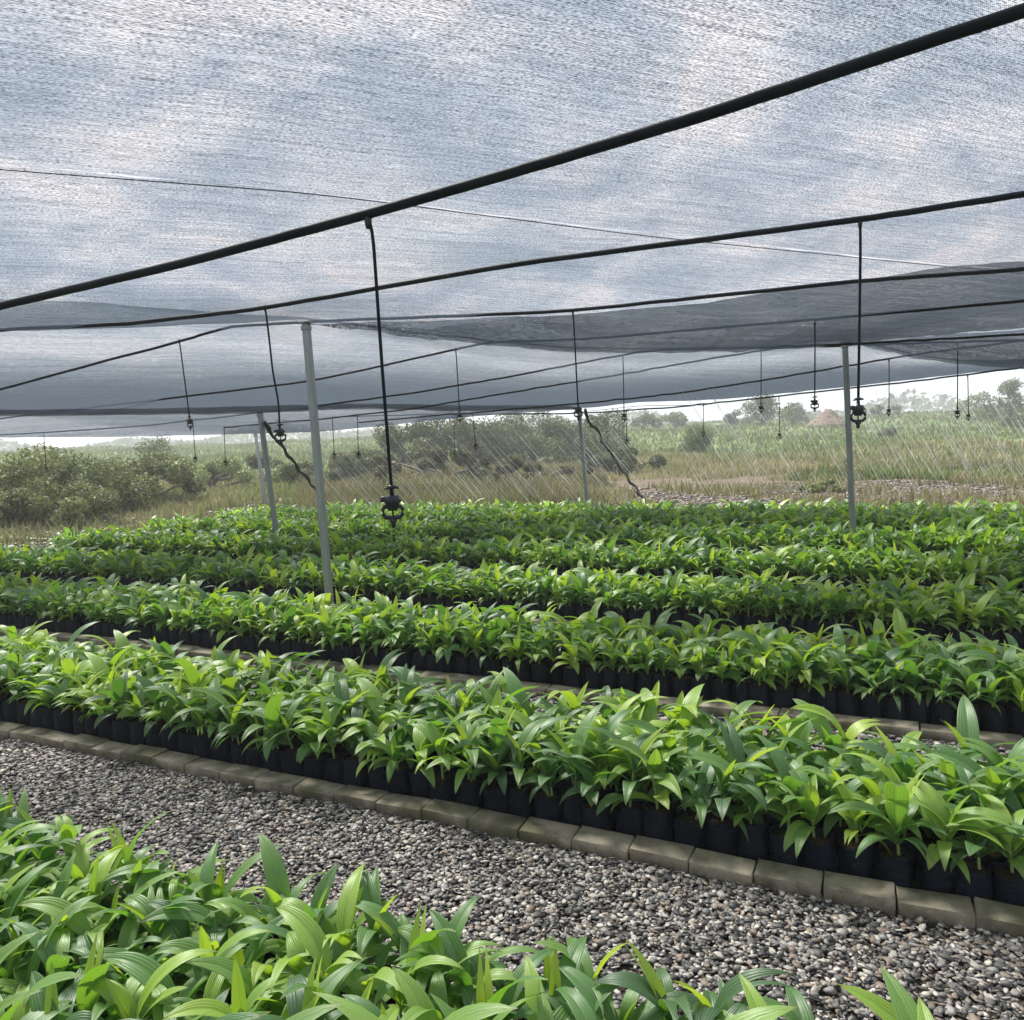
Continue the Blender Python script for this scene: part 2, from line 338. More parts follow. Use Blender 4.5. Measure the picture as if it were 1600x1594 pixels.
# ------------------------------------------------------------------ seedlings
def leaf(p0, az, e0, e1, Ln, W, bifid=0.0, nl=10, nc=3, twist=0.0, fold=.25, roll=0.0):
    """one arching lanceolate blade in two halves sharing a midrib; returns V, F, UV"""
    t = np.linspace(0, 1, nl + 1); el = e0 + (e1 - e0) * t ** 1.0
    ds = Ln / nl; dx = np.cos(el) * ds; dz = np.sin(el) * ds
    s = np.concatenate([[0], np.cumsum(dx[:-1])]); z = np.concatenate([[0], np.cumsum(dz[:-1])])
    h = np.array([math.cos(az), math.sin(az), 0.0]); sd_ = np.array([-math.sin(az), math.cos(az), 0.0])
    C = np.array(p0) + s[:, None] * h + z[:, None] * np.array([0, 0, 1.0])
    T = np.cos(el)[:, None] * h + np.sin(el)[:, None] * np.array([0, 0, 1.0])
    Nn = -np.sin(el)[:, None] * h + np.cos(el)[:, None] * np.array([0, 0, 1.0])
    wd = W * .5 * (np.sin(np.pi * np.clip(t, 0, 1) ** .80) ** .75 * (1 - .15 * t) + .035 * (1 - t))
    ang = roll + twist * t
    S = np.cos(ang)[:, None] * sd_ + np.sin(ang)[:, None] * Nn; N2 = -np.sin(ang)[:, None] * sd_ + np.cos(ang)[:, None] * Nn
    Vs, Fs, UVs, b = [], [], [], 0
    for side in (-1, 1):
        gap = bifid * np.clip(t - .55, 0, 1) ** 1.3 * Ln * .35
        ww = wd * (1 - .35 * (bifid > 0) * np.clip((t - .6) / .4, 0, 1)); ww[-1] = W * .01
        for c in range(nc + 1):
            u = c / nc
            off = side * (gap + u * ww); lift = fold * u * ww - .10 * ww * u * u + (.006 * W * ((c % 2) * 2 - 1))
            P = C + off[:, None] * S + lift[:, None] * N2 - (gap * .4)[:, None] * T
            Vs.append(P); UVs.append(np.stack([.5 + side * u * .5 * np.ones_like(t), t], -1))
        base = b
        for c in range(nc):
            a0 = base + c * (nl + 1) + np.arange(nl); a1 = a0 + nl + 1
            Fs.append(np.stack([a0, a0 + 1, a1 + 1, a1], -1) if side < 0 else np.stack([a0, a1, a1 + 1, a0 + 1], -1))
        b += (nc + 1) * (nl + 1)
    return np.concatenate(Vs), np.concatenate(Fs), np.concatenate(UVs)
def stem(p0, p1, ra, rb, n=6):
    p0 = np.array(p0); p1 = np.array(p1); k = np.arange(n) * 2 * np.pi / n
    ring = np.stack([np.cos(k), np.sin(k), 0 * k], -1)
    V = np.concatenate([p0 + ring * ra, p1 + ring * rb]); a = np.arange(n); b2 = (a + 1) % n
    return V, np.stack([a, b2, b2 + n, a + n], -1)
def plant(rg, lod=2, size=1.0):
    """returns dict foliage / young: (V, F, UV, tint)"""
    nl, nc = {2: (12, 4), 1: (8, 2), 0: (5, 1)}[lod]
    az0 = rg.uniform(0, 2 * math.pi); n = rg.integers(6, 10); fol = []; yng = []
    base = np.array([rg.normal(0, .008), rg.normal(0, .008), .125]); hs = rg.uniform(.055, .12) * size
    topc = base + np.array([rg.normal(0, .006), rg.normal(0, .006), hs])
    tb = rg.uniform(.08, .74)
    for k in range(n):
        q = k / max(n - 1, 1)                    # 0 oldest/outermost
        az = az0 + math.pi * (k % 2) + rg.normal(0, .45) + k * .35
        Ln = rg.uniform(.165, .26) * size * (.70 + .36 * q); W = rg.uniform(.043, .066) * size * (.8 + .25 * q)
        e0 = R(rg.uniform(38, 66) + 20 * q); e1 = R(rg.uniform(-80, -40) + 62 * q * rg.uniform(.3, 1.15))
        p = base + (topc - base) * (.25 + .75 * q)
        v, f, u = leaf(p, az, e0, e1, Ln, W, bifid=(rg.uniform(.25, .6) if rg.random() < .16 else 0.0), nl=nl, nc=nc, twist=rg.normal(0, .35), fold=rg.uniform(.12, .4), roll=rg.normal(0, .18))
        fol.append((v, f, u, np.full(len(v), np.clip(tb + rg.normal(0, .12), 0, .75))))
    for k in range(rg.integers(1, 4)):
        p = base + [0, 0, rg.uniform(.004, .03)]
        v, f, u = leaf(p, rg.uniform(0, 6.283), R(rg.uniform(30, 58)), R(rg.uniform(-85, -50)), rg.uniform(.13, .20) * size, rg.uniform(.034, .052) * size, nl=nl, nc=nc, twist=rg.normal(0, .3), fold=rg.uniform(.1, .3), roll=rg.normal(0, .2))
        fol.append((v, f, u, np.full(len(v), np.clip(tb + rg.normal(-.08, .12), 0, .75))))
    if rg.random() < .55:
        e = R(rg.uniform(64, 89)); L2 = rg.uniform(.12, .21) * size
        v, f, u = leaf(topc - [0, 0, .02], rg.uniform(0, 6.28), e, e - R(rg.uniform(5, 45)), L2, rg.uniform(.028, .050) * size, bifid=(.3 if rg.random() < .2 else 0.), nl=nl, nc=max(1, nc - 1), fold=rg.uniform(.3, .7))
        yng.append((v, f, u, np.full(len(v), rg.uniform(.62, .98))))
    v, f = stem(base - [0, 0, .01], topc, .0055, .0035)
    return fol, yng, (v, f)
def cat(parts):
    Vs, Fs, Us, Ts, b = [], [], [], [], 0
    for v, f, u, t in parts:
        Vs.append(v); Fs.append(f + b); Us.append(u); Ts.append(t); b += len(v)
    return np.concatenate(Vs), np.concatenate(Fs), np.concatenate(Us), np.concatenate(Ts)
def bag_geo(rg, n=16, lod=2):
    zs = np.array([0, .012, .04, .08, .115, .135, .140]) if lod == 2 else (np.array([0, .06, .138]) if lod == 1 else np.array([0, .138]))
    n = n if lod == 2 else (8 if lod == 1 else 6); k = np.arange(n) * 2 * np.pi / n; V = []
    ph = rg.uniform(0, 6.28, 4)
    for i, z in enumerate(zs):
        r = .0505 * (.90 if (i == 0 and lod == 2) else 1.0) * (1.0 + .02 * math.sin(z * 40))
        sq = 1 / np.maximum(np.abs(np.cos(k)), np.abs(np.sin(k))); sq = 1 + (sq - 1) * .28
        wr = .0034 * np.sin(3 * k + ph[0] + z * 30) + 0.0030 * np.sin(7 * k + ph[1] - z * 60) + .0022 * np.sin(11 * k + ph[2]) * (z / .14)
        rad = (r + wr) * sq if lod == 2 else r * sq
        V.append(np.stack([rad * np.cos(k), rad * np.sin(k), np.full(n, z) + (.004 * np.sin(2 * k + ph[3]) + .002 * np.sin(5 * k) if i >= len(zs) - 2 and lod == 2 else 0)], -1))
    m = len(zs)
    if lod == 2:    # rolled lip going inwards, then down to the soil
        V.append(V[-1] * [.93, .93, 1] + [0, 0, -.003]); V.append(V[-1] * [.99, .99, 1] + [0, 0, -.02]); m += 2
    V = np.concatenate(V); a = np.arange(n); b2 = (a + 1) % n
    Fq = np.concatenate([np.stack([i * n + a, i * n + b2, (i + 1) * n + b2, (i + 1) * n + a], -1) for i in range(m - 1)])
    return V, Fq, n
NV = 34; PROTO = []
for k in range(NV):
    rg = np.random.default_rng(100 + k); sz = rg.uniform(.80, 1.18)
    fol, yng, (sv, sf) = plant(rg, 2, sz)
    fv = cat(fol); d = dict(fol=mesh('foliage', fv[0], fv[1], M_LEAF, uv=fv[2], tint=fv[3]), stem=mesh('stem', sv, sf, M_STEM), n=len(fol), sz=sz, bif=False)
    if yng:
        y = cat(yng); d['yng'] = mesh('young_leaf', y[0], y[1], M_LEAF, uv=y[2], tint=y[3])
    bv, bf, n = bag_geo(rg); d['bag'] = mesh('grow_bag', bv, bf, M_BAG)
    s = MB(); ns = 14; ring = [(.046 * math.cos(2 * math.pi * q / ns), .046 * math.sin(2 * math.pi * q / ns), .122 + rg.uniform(-.002, .002)) for q in range(ns)]
    ring2 = [(.022 * math.cos(2 * math.pi * q / ns), .022 * math.sin(2 * math.pi * q / ns), .127 + rg.uniform(-.003, .003)) for q in range(ns)]
    s.add(ring + ring2 + [(0, 0, .129)], [(q, (q + 1) % ns, ns + (q + 1) % ns, ns + q) for q in range(ns)] + [(ns + q, ns + (q + 1) % ns, 2 * ns) for q in range(ns)])
    d['soil'] = s.me('soil', M_SOIL); PROTO.append(d)
spots = []
for bi, b in enumerate(BEDS):
    sp_b = b.get('sp', SP); nx = int((b['x1'] - b['x0']) / sp_b)
    for row in range(b['rows']):
        for c in range(nx):
            x = b['x0'] + c * sp_b + (.5 * sp_b if row % 2 else 0) + rnd.gauss(0, .005); y = b['y'] + row * sp_b * .98 + rnd.gauss(0, .004)
            if bi == 6 and row < 6 and False: continue
            if any(math.hypot(x - px, y - py) < .075 for px, py in ((-3.5, 4.78), (-.25, 8.66))): continue
            if rnd.random() < .012: continue
            spots.append((bi, row, c, x, y))
# bed 7's first rows reach the left end
for row in range(6):
    for c in range(13):
        spots.append((6, row, -1 - c, -8.3 - (c + 1) * SP, 9.62 + row * SP * .98))
def dist(s): return math.hypot(s[3], s[4]) + (0 if s[0] else 0)
vis = [s for s in spots if s[0] <= 1 and (in_view(s[3], s[4], .34, .0) )]
vis.sort(key=dist); chosen = vis[:300]; chosen_set = set(id(s) for s in chosen)
def ordn(n): return '%d%s' % (n, 'th' if 10 <= n % 100 <= 20 else {1: 'st', 2: 'nd', 3: 'rd'}.get(n % 10, 'th'))
rank = {}
for bi in (0, 1):
    for row in range(BEDS[bi]['rows']):
        rw = sorted([s for s in chosen if s[0] == bi and s[1] == row], key=lambda s: -s[3])
        for q, s in enumerate(rw): rank[id(s)] = q + 1
first = {}
def seedling(s):
    bi, row, c, x, y = s; v = rnd.randrange(NV); d = PROTO[v]
    ad = 'tall' if d['sz'] > 1.05 else ('small' if d['sz'] < .93 else 'leafy')
    lime = ' with lime spear' if 'yng' in d else ''
    if bi == 0: lb = '%s palm seedling%s, foreground bed, %s row from gravel, %s from right' % (ad, lime, ordn(BEDS[0]['rows'] - row), ordn(rank[id(s)]))
    else: lb = '%s palm seedling%s, middle bed, %s row behind kerb, %s from right' % (ad, lime, ordn(row + 1), ordn(rank[id(s)]))
    root = empty('palm_seedling', (x, y, .006), lb, 'seedling', 'palm seedlings in black bags in the two nearest beds')
    root.rotation_euler = (rnd.gauss(0, .05), rnd.gauss(0, .05), rnd.uniform(0, 6.283)); root.scale = (.78, .78, .86) if bi == 0 else (.97,) * 3
    bag = link('grow_bag', PROTO[rnd.randrange(NV)]['bag'], root); bag.rotation_euler = (rnd.gauss(0, .03), rnd.gauss(0, .03), rnd.uniform(0, 6.28)); bag.scale = (1, 1, rnd.uniform(.86, 1.0)); link('soil', d['soil'], bag)
    link('stem', d['stem'], root); link('foliage', d['fol'], root)
    if 'yng' in d: link('young_leaf', d['yng'], root)
for s in chosen: seedling(s)
# everything farther: one mass
LODG = {1: [], 0: []}
for lod, cnt in ((1, 60), (0, 60)):
    for k in range(cnt):
        rg = np.random.default_rng(500 + k + 1000 * lod); fol, yng, (sv, sf) = plant(rg, lod, rg.uniform(.78, 1.16))
        if yng: fol = fol + yng
        fol.append((sv, sf, np.full((len(sv), 2), .5), np.full(len(sv), .8)))
        fv = cat(fol); bv, bf, n = bag_geo(rg, lod=lod)
        nb = len(fv[0]); cap = np.array([[len(bv) + 0, 0, 0, 0]])[:0]
        nt_ = n; top = bv[-nt_:] * [.97, .97, 1] - [0, 0, .008]
        # soil disc as a fan of quads (pairs of rim segments)
        cen = np.array([[0, 0, top[:, 2].mean()]])
        allv = np.concatenate([fv[0], bv, top, cen]); tb_ = nb + len(bv); ci = len(allv) - 1
        sq = np.array([[tb_ + q, tb_ + q + 1, tb_ + (q + 2) % nt_, ci] for q in range(0, nt_, 2)])
        Fa = np.concatenate([fv[1], bf + nb, sq]); mi = np.concatenate([np.zeros(len(fv[1])), np.ones(len(bf)), np.full(len(sq), 2)])
        uv = np.concatenate([fv[2], np.zeros((len(bv) + len(top) + 1, 2))]); ti = np.concatenate([fv[3], np.zeros(len(bv) + len(top) + 1)])
        LODG[lod].append((allv, Fa, uv, ti, mi))
acc = [[], [], [], [], []]; off = 0
for s in spots:
    if id(s) in chosen_set: continue
    bi, row, c, x, y = s
    if not in_view(x, y, .2, .35): continue
    lod = 1 if math.hypot(x, y) < 6.5 else 0
    v, f, u, t, m = LODG[lod][rnd.randrange(60)]
    a = rnd.uniform(0, 6.283); ca, sa = math.cos(a), math.sin(a); k = rnd.uniform(.86, 1.04)
    P = np.stack([(v[:, 0] * ca - v[:, 1] * sa) * k, (v[:, 0] * sa + v[:, 1] * ca) * k, v[:, 2]], -1)
    P[:, 2] = np.where(P[:, 2] > .14, .14 + (P[:, 2] - .14) * k, P[:, 2])
    tx, ty = rnd.gauss(0, .05), rnd.gauss(0, .05); P[:, 0] += tx * P[:, 2]; P[:, 1] += ty * P[:, 2]
    acc[0].append(P + [x, y, .006]); acc[1].append(f + off); acc[2].append(u); acc[3].append(np.clip(t + rnd.gauss(0, .07), 0, 1)); acc[4].append(m); off += len(v)
A_ = [np.concatenate(q) for q in acc]
tag(link('palm_seedlings', mesh('palm_seedlings', A_[0], A_[1], [M_LEAF, M_BAG, M_SOIL], uv=A_[2], tint=A_[3], midx=A_[4])),
    'mass of bagged green palm seedlings filling the beds farther back', 'seedlings', kind='stuff')

# ------------------------------------------------------------------ kerb bricks
BM = []
for k in range(6):
    rg = random.Random(k); m = MB().box((0, 0, 0), (.196, .098, .098), .005)
    v = np.array(m.v); v += np.array([[rg.uniform(-.0026, .0026) for _ in range(3)] for _ in v]); BM.append(mesh('kerb_brick', v, m.f, M_BRICK, smooth=False))
def kerb(y, xr, where, grp):
    n = 0; x = xr
    while True:
        x -= .2005
        if not in_view(x, y, .05, .03):
            if x < 0: break
            continue
        n += 1; o = link('kerb_brick', BM[rnd.randrange(6)])
        o.location = (x, y + .049 + rnd.gauss(0, .003), .001 + rnd.gauss(0, .003)); o.rotation_euler = (rnd.gauss(0, .022), rnd.gauss(0, .014), rnd.gauss(0, .018))
        tag(o, 'grey concrete kerb brick, %s from the right %s' % (ordn(n), where), 'brick', grp)
kerb(2.40, .97, 'along the gravel path kerb', 'kerb bricks edging the gravel path')
kerb(3.82, 1.50, 'behind the middle bed', 'kerb bricks behind the middle bed')
for q, y in enumerate((5.24, 6.66, 8.08)):
    kerb(y, 3.0, 'in the %s kerb from the path' % ordn(q + 3), 'kerb bricks of the farther beds')

# ------------------------------------------------------------------ gravel
def stones(n_var=14):
    out_ = []
    ph = (1 + 5 ** .5) / 2
    ico = np.array([(-1, ph, 0), (1, ph, 0), (-1, -ph, 0), (1, -ph, 0), (0, -1, ph), (0, 1, ph), (0, -1, -ph), (0, 1, -ph), (ph, 0, -1), (ph, 0, 1), (-ph, 0, -1), (-ph, 0, 1)]) / 1.9
    fc = np.array([(0, 11, 5), (0, 5, 1), (0, 1, 7), (0, 7, 10), (0, 10, 11), (1, 5, 9), (5, 11, 4), (11, 10, 2), (10, 7, 6), (7, 1, 8), (3, 9, 4), (3, 4, 2), (3, 2, 6), (3, 6, 8), (3, 8, 9), (4, 9, 5), (2, 4, 11), (6, 2, 10), (8, 6, 7), (9, 8, 1)])
    for k in range(n_var):
        if k % 3:      # split faces: squash the ball against a few random planes
            p = ico * 1.25
            for _ in range(7):
                nn = rng.normal(0, 1, 3); nn /= np.linalg.norm(nn); dd = rng.uniform(.45, .85); h_ = p @ nn - dd
                p = p - np.maximum(h_, 0)[:, None] * nn
            out_.append(p * rng.uniform([1.0, .6, .16], [1.7, 1.15, .40])); continue
        out_.append(ico * rng.uniform([.75, .5, .16], [1.35, .95, .42]) * (1 + rng.normal(0, .20, (12, 1))))
    return out_, fc
ST, SF = stones()
PAL = np.array([(.58, .55, .50), (.40, .38, .35), (.21, .205, .20), (.075, .075, .078), (.70, .65, .57), (.27, .23, .19), (.33, .26, .21), (.12, .118, .115), (.035, .035, .036), (.42, .40, .39)])
def gravel(x0, x1, y0, y1, dens, smin, smax, layers=1):
    P = []
    n = int((x1 - x0) * (y1 - y0) * dens)
    return np.stack([rng.uniform(x0, x1, n), rng.uniform(y0, y1, n), rng.uniform(.0, .012, n), rng.uniform(smin, smax, n)], -1)
GP = np.concatenate([gravel(-7.5, 1.6, 1.40, 2.43, 9500, .0050, .0110), gravel(-7.5, 1.6, 1.40, 2.4, 1500, .010, .0155), gravel(-7, 2.0, 3.2, 3.82, 2600, .010, .02),
                     gravel(-8, 2.4, 4.6, 5.24, 1200, .014, .024), gravel(-1.5, .8, .5, 1.4, 1200, .010, .019)])
GP = GP[(np.sin(GP[:, 0] * 5.1 + 1) * np.sin(GP[:, 1] * 7.3) + .6 * np.sin(GP[:, 0] * 13) * np.sin(GP[:, 1] * 17 + 2) + rng.uniform(0, 1.2, len(GP))) > -.75]
GP = GP[[in_view(p[0], p[1], .02, .06) for p in GP]]
n = len(GP); vi = rng.integers(0, len(ST), n); base = np.array(ST)[vi]                       # n,12,3
an = rng.uniform(0, 6.283, n); tilt = rng.normal(0, .28, n)
ct, st_ = np.cos(tilt)[:, None], np.sin(tilt)[:, None]
bx, by, bz = base[..., 0], base[..., 1] * ct - base[..., 2] * st_, base[..., 1] * st_ + base[..., 2] * ct
ca, sa = np.cos(an)[:, None], np.sin(an)[:, None]; s_ = GP[:, 3][:, None]
VX = (bx * ca - by * sa) * s_ + GP[:, 0][:, None]; VY = (bx * sa + by * ca) * s_ + GP[:, 1][:, None]; VZ = bz * s_ + GP[:, 2][:, None] + .004
V = np.stack([VX, VY, VZ], -1).reshape(-1, 3); Fg = (SF[None] + (np.arange(n) * 12)[:, None, None]).reshape(-1, 3)
pc = PAL[rng.choice(len(PAL), n, p=[.11, .12, .15, .13, .05, .10, .07, .14, .07, .06])] * np.array([.92, .91, .90]) * rng.uniform(.75, 1.2, (n, 1))
cl = np.concatenate([np.repeat(pc, 12, 0), np.ones((n * 12, 1))], -1)
tag(link('gravel', mesh('gravel', V, Fg, M_STONE, smooth=False, colr=cl)), 'crushed grey and white gravel covering the path between beds', 'gravel', kind='stuff')

# ------------------------------------------------------------------ posts, wires, pipes
def post(x, y, ztop, wdt, label, lean=(0, 0), zb=0.0):
    r = empty('steel_post', (x, y, zb), label, 'post', 'galvanised posts holding up the shade net')
    h = ztop - zb
    m = MB(); w2 = wdt / 2; t = .006
    P = [(-w2, -w2), (w2, -w2), (w2, w2), (-w2, w2)]
    m.box((lean[0] * .5, lean[1] * .5, h / 2), (wdt, wdt, h), .004)
    v = np.array(m.v); f_ = v[:, 2] / h; v[:, 0] += (f_ - .5) * lean[0]; v[:, 1] += (f_ - .5) * lean[1]
    o = link('tube', mesh('tube', v, m.f, M_GALV, smooth=False), r); o.rotation_euler = (0, 0, 0)
    link('top_plate', MB().box((lean[0], lean[1], h + .005), (wdt * 1.7, wdt * 1.7, .008), .002).me('top_plate', M_GALV, False), r)
    link('clamp', MB().box((lean[0], lean[1], h - .035), (wdt * 1.18, wdt * 1.18, .03), .003).me('clamp', M_GALV, False), r)
    link('base_collar', MB().box((0, 0, .012), (wdt * 2.2, wdt * 2.2, .02), .003).me('base_collar', M_GALV, False), r)
PS = [((478, 505), (515, 940), 4.62, .047, 'thick grey steel post standing behind the middle bed'),
      ((1320, 536), (1333, 835), 8.45, .056, 'grey steel post among the far seedlings, ringed by sagging dark net'),
      ((406, 645), (431, 828), 7.85, .052, 'short steel post near the far corner of the seedlings'),
      ((905, 641), (918, 790), 11.10, .052, 'slim post at the back edge where a dark guy rope starts'),
      ((399, 678), (413, 776), 11.40, .045, 'thin leaning post at the far corner of the shade net')]
def pr(x, y, Y):
    d = fwd + rgt * (x - 800) / F_PX - up * (y - 797) / F_PX
    return (float(d[0] * Y / d[1]), float(Y), float(HEYE + d[2] * Y / d[1]))
for tp, lo, Y, w_, lb in PS:
    a_, b_ = np.array(pr(*tp, Y)), np.array(pr(*lo, Y)); g0 = b_ + (b_ - a_) * b_[2] / (a_[2] - b_[2])
    post(g0[0], g0[1], a_[2], w_, lb, (a_[0] - g0[0], a_[1] - g0[1]))
def line(name, pts, rad, m, label, cat_, grp=None, wob=0.0, n=8, sub=10):
    pts = np.array(pts, float); o_ = []
    for a, b in zip(pts[:-1], pts[1:]):
        for k in range(sub): o_.append(a + (b - a) * k / sub)
    o_.append(pts[-1]); o_ = np.array(o_)
    for _ in range(3): o_[1:-1] = (o_[:-2] + 2 * o_[1:-1] + o_[2:]) / 4
    if wob: o_ += np.array([[rnd.gauss(0, wob) for _ in range(3)] for _ in o_])
    c = o_[0].copy(); mb_ = MB().tube(o_ - c, rad, n); o = link(name, mb_.me(name, m)); o.location = c
    return tag(o, label, cat_, grp)
PG = 'black irrigation pipes under the net'
line('irrigation_pipe', [(.9, 1.5, 2.13), (.20, 1.5, 2.06), (-.28, 1.5, 2.00), (-.66, 1.5, 1.965), (-1.015, 1.5, 1.935), (-1.53, 1.5, 1.90), (-2.29, 1.5, 1.865), (-3.4, 1.5, 1.82), (-5, 1.5, 1.78)], .0114, M_PIPE, 'thick black irrigation pipe nearest the camera, crossing the whole net', 'pipe', PG, wob=.0003)
line('irrigation_pipe', [(2.5, 3.3, 2.2), (.47, 3.3, 2.19), (-.05, 3.3, 2.18), (-1.47, 3.3, 2.19), (-2.9, 3.3, 2.14), (-3.9, 3.3, 2.15), (-5.06, 3.3, 2.22), (-6.5, 3.3, 2.2)], .0118, M_PIPE, 'second black irrigation pipe, next one beyond the thick near pipe', 'pipe', PG, wob=.0006)
line('irrigation_pipe', [(2.8, 4.75, 2.14), (.68, 4.75, 2.15), (-.07, 4.75, 2.18), (-1.72, 4.75, 2.18), (-3.67, 4.75, 2.30), (-4.52, 4.75, 2.34), (-5.07, 4.75, 2.27), (-7.37, 4.75, 2.02), (-10, 4.75, 1.75)], .0112, M_PIPE, 'third black pipe, passing the top of the thick post then dropping left', 'pipe', PG, wob=.0012)
line('irrigation_pipe', [(3, 6.45, 2.19), (.93, 6.45, 2.19), (-.41, 6.45, 2.19), (-2.33, 6.45, 2.20), (-3.13, 6.45, 2.25), (-4.27, 6.45, 2.12), (-5.2, 6.45, 2.02), (-10.1, 6.45, 1.86)], .0105, M_PIPE, 'fourth black pipe, across the dark doubled net', 'pipe', PG, wob=.0012)
PIPES = {5: 8.1, 6: 9.1, 7: 10.0, 8: 11.25}
def pr(x, y, Y):
    d = fwd + rgt * (x - 800) / F_PX - up * (y - 797) / F_PX
    return (float(d[0] * Y / d[1]), float(Y), float(HEYE + d[2] * Y / d[1]))
for k, lab, px in ((5, 'fifth black pipe, entering the light net behind the dark flap', [(1600, 522), (1350, 537), (1180, 543), (1005, 548), (800, 588), (640, 615), (480, 637), (200, 668), (0, 680)]),
                   (6, 'sixth black pipe, ending above the far right sprinklers', [(1600, 531), (1350, 539), (1200, 545), (1000, 580), (800, 613), (640, 640), (500, 655), (350, 668)]),
                   (7, 'seventh thin pipe near the back edge of the net', [(1600, 532), (1440, 552), (1200, 593), (1050, 616), (905, 631), (700, 648), (560, 660)]),
                   (8, 'thin black pipe hung along the back edge of the net', [(1600, 574), (1460, 592), (1200, 621), (1050, 637), (905, 646), (800, 647), (640, 648), (520, 652)])):
    line('irrigation_pipe', [pr(a, b, PIPES[k]) for a, b in px], .0105, M_PIPE, lab, 'pipe', PG, wob=.003)
line('support_wire', [(-4.5, -1.0, 2.24), (-2.38, 1.59, 2.285), (-1.74, 2.28, 2.285), (-.95, 3.5, 2.285), (.33, 5.2, 2.285), (2.2, 7.6, 2.29)], .0020, M_WIRE, 'thin taut wire under the near net, crossing behind the two nearest pipes', 'wire')
line('edge_wire', [pr(905, 644, 11.3), pr(1000, 634, 11.3), pr(1105, 633, 11.3)], .004, M_WIRE, 'short thin wire running from the back post along the sky strip', 'wire')

# ------------------------------------------------------------------ shade net
E1 = np.array([.64, .77, 0]); E2 = np.array([-.77, .64, 0])
def net(name, near, far, nu, nv, m, label, belly=0.0, rag=0.0, zoff=0.0, cat_='shade net', zp=1.0, far_dens=(0, .5, 1)):
    def samp(pts, n_):
        pts = np.array(pts, float); d = np.concatenate([[0], np.cumsum(np.linalg.norm(np.diff(pts, axis=0), axis=1))]); t = np.linspace(0, d[-1], n_)
        return np.stack([np.interp(t, d, pts[:, k]) for k in range(3)], -1)
    Nn, Fn = samp(near, nu), samp(far, nu); t = np.linspace(0, 1, nv)[:, None, None]
    P = Nn[None] * (1 - t) + Fn[None] * t
    if zp != 1.0: P[..., 2] = Nn[None, :, 2] * (1 - t[..., 0] ** zp) + Fn[None, :, 2] * t[..., 0] ** zp
    P[..., 2] -= belly * np.sin(np.pi * t[..., 0]) ** 1.0
    P[..., 2] += zoff + .006 * np.sin(P[..., 0] * 7 + P[..., 1] * 3) * np.sin(P[..., 1] * 5)
    if rag: P[-1, :, 2] -= np.abs(rng.normal(0, rag, nu)); P[0, :, 2] -= np.abs(rng.normal(0, rag * .5, nu))
    c = P[0, 0].copy(); V = (P - c).reshape(-1, 3)
    i, j = np.meshgrid(np.arange(nv - 1), np.arange(nu - 1), indexing='ij'); a = i * nu + j
    Fc = np.stack([a, a + 1, a + nu + 1, a + nu], -1).reshape(-1, 4)
    W_ = P.reshape(-1, 3); uv = np.stack([W_ @ E1, W_ @ E2], -1)
    o = link(name, mesh(name, V, Fc, m, uv=uv, tint=(far_dens[0] * smooth(far_dens[1], far_dens[2], t[:, :, 0]) * np.ones((1, nu))).ravel())); o.location = c
    return tag(o, label, cat_, 'shade net lengths over the nursery')
AB = [(-9.9, -3.3, 2.1), (-6.5, .8, 2.13), (-4.65, 3.03, 2.15), (-4.33, 3.41, 2.17), (-3.98, 3.84, 2.21), (-3.52, 4.40, 2.262), (-3.28, 4.67, 2.225), (-3.01, 4.99, 2.175), (-2.64, 5.44, 2.13), (-2.16, 6.02, 2.085), (-1.77, 6.49, 2.075),
      (-1.11, 7.28, 2.105), (-.67, 7.81, 2.14), (-.25, 8.33, 2.19), (.2, 8.86, 2.10), (.44, 9.15, 2.04), (.96, 9.77, 1.97), (1.52, 10.45, 1.94), (2.3, 11.35, 1.98)]
near1 = [(-2.0, -8.5, 2.30), (2.0, -4.0, 2.30), (7.0, 2.0, 2.30), (10.5, 6.0, 2.30)]
mid1 = [(-6.5, -2.6, 2.28), (-2.38, 1.57, 2.295), (-1.74, 2.30, 2.295), (-.95, 3.48, 2.295), (.33, 5.2, 2.297), (4.2, 9.6, 2.25)]
net('shade_net', near1, mid1, 60, 16, M_NET, 'blue-grey shade net length directly overhead at the top', belly=.02)
net('shade_net', mid1, AB, 110, 26, M_NET, 'grey shade net length between the thin wire and the two tall posts', belly=.0, rag=.006, far_dens=(.26, .50, .95))
AB2 = [(p[0], p[1], (2.33 if k < 4 else p[2] + (.09 if k == 4 else .012))) for k, p in enumerate(AB)]
CDl = [(-10.3, 4.0, 1.72), (-8.85, 5.68, 1.86), (-7.98, 6.62, 1.83), (-6.97, 7.76, 1.815), (-6.57, 8.13, 1.82), (-6.12, 8.61, 1.84), (-5.29, 9.5, 1.77), (-3.95, 11.04, 1.735), (-3.09, 11.3, 1.79), (-1.91, 11.3, 1.77), (-.27, 11.3, 1.85), (1.64, 11.3, 1.97), (2.4, 11.36, 2.0)]
net('shade_net', AB2, CDl, 110, 30, M_NET, 'pale shade net length seen beyond the two tall posts', belly=-.085, rag=.004, zp=1.5, far_dens=(.85, .36, .93))
CD2 = [(p[0], p[1], p[2] + .012) for p in CDl[:8]]
net('shade_net', CD2, [(-10.4, 8.0, 1.60), (-10.2, 11.3, 1.58), (-8.88, 11.32, 1.57), (-7.54, 11.32, 1.62), (-6.06, 11.32, 1.70), (-4.0, 11.32, 1.745)], 60, 14, M_NET3, 'brownish-grey net strip at the far left corner, lowest of all', belly=.02, rag=.004)
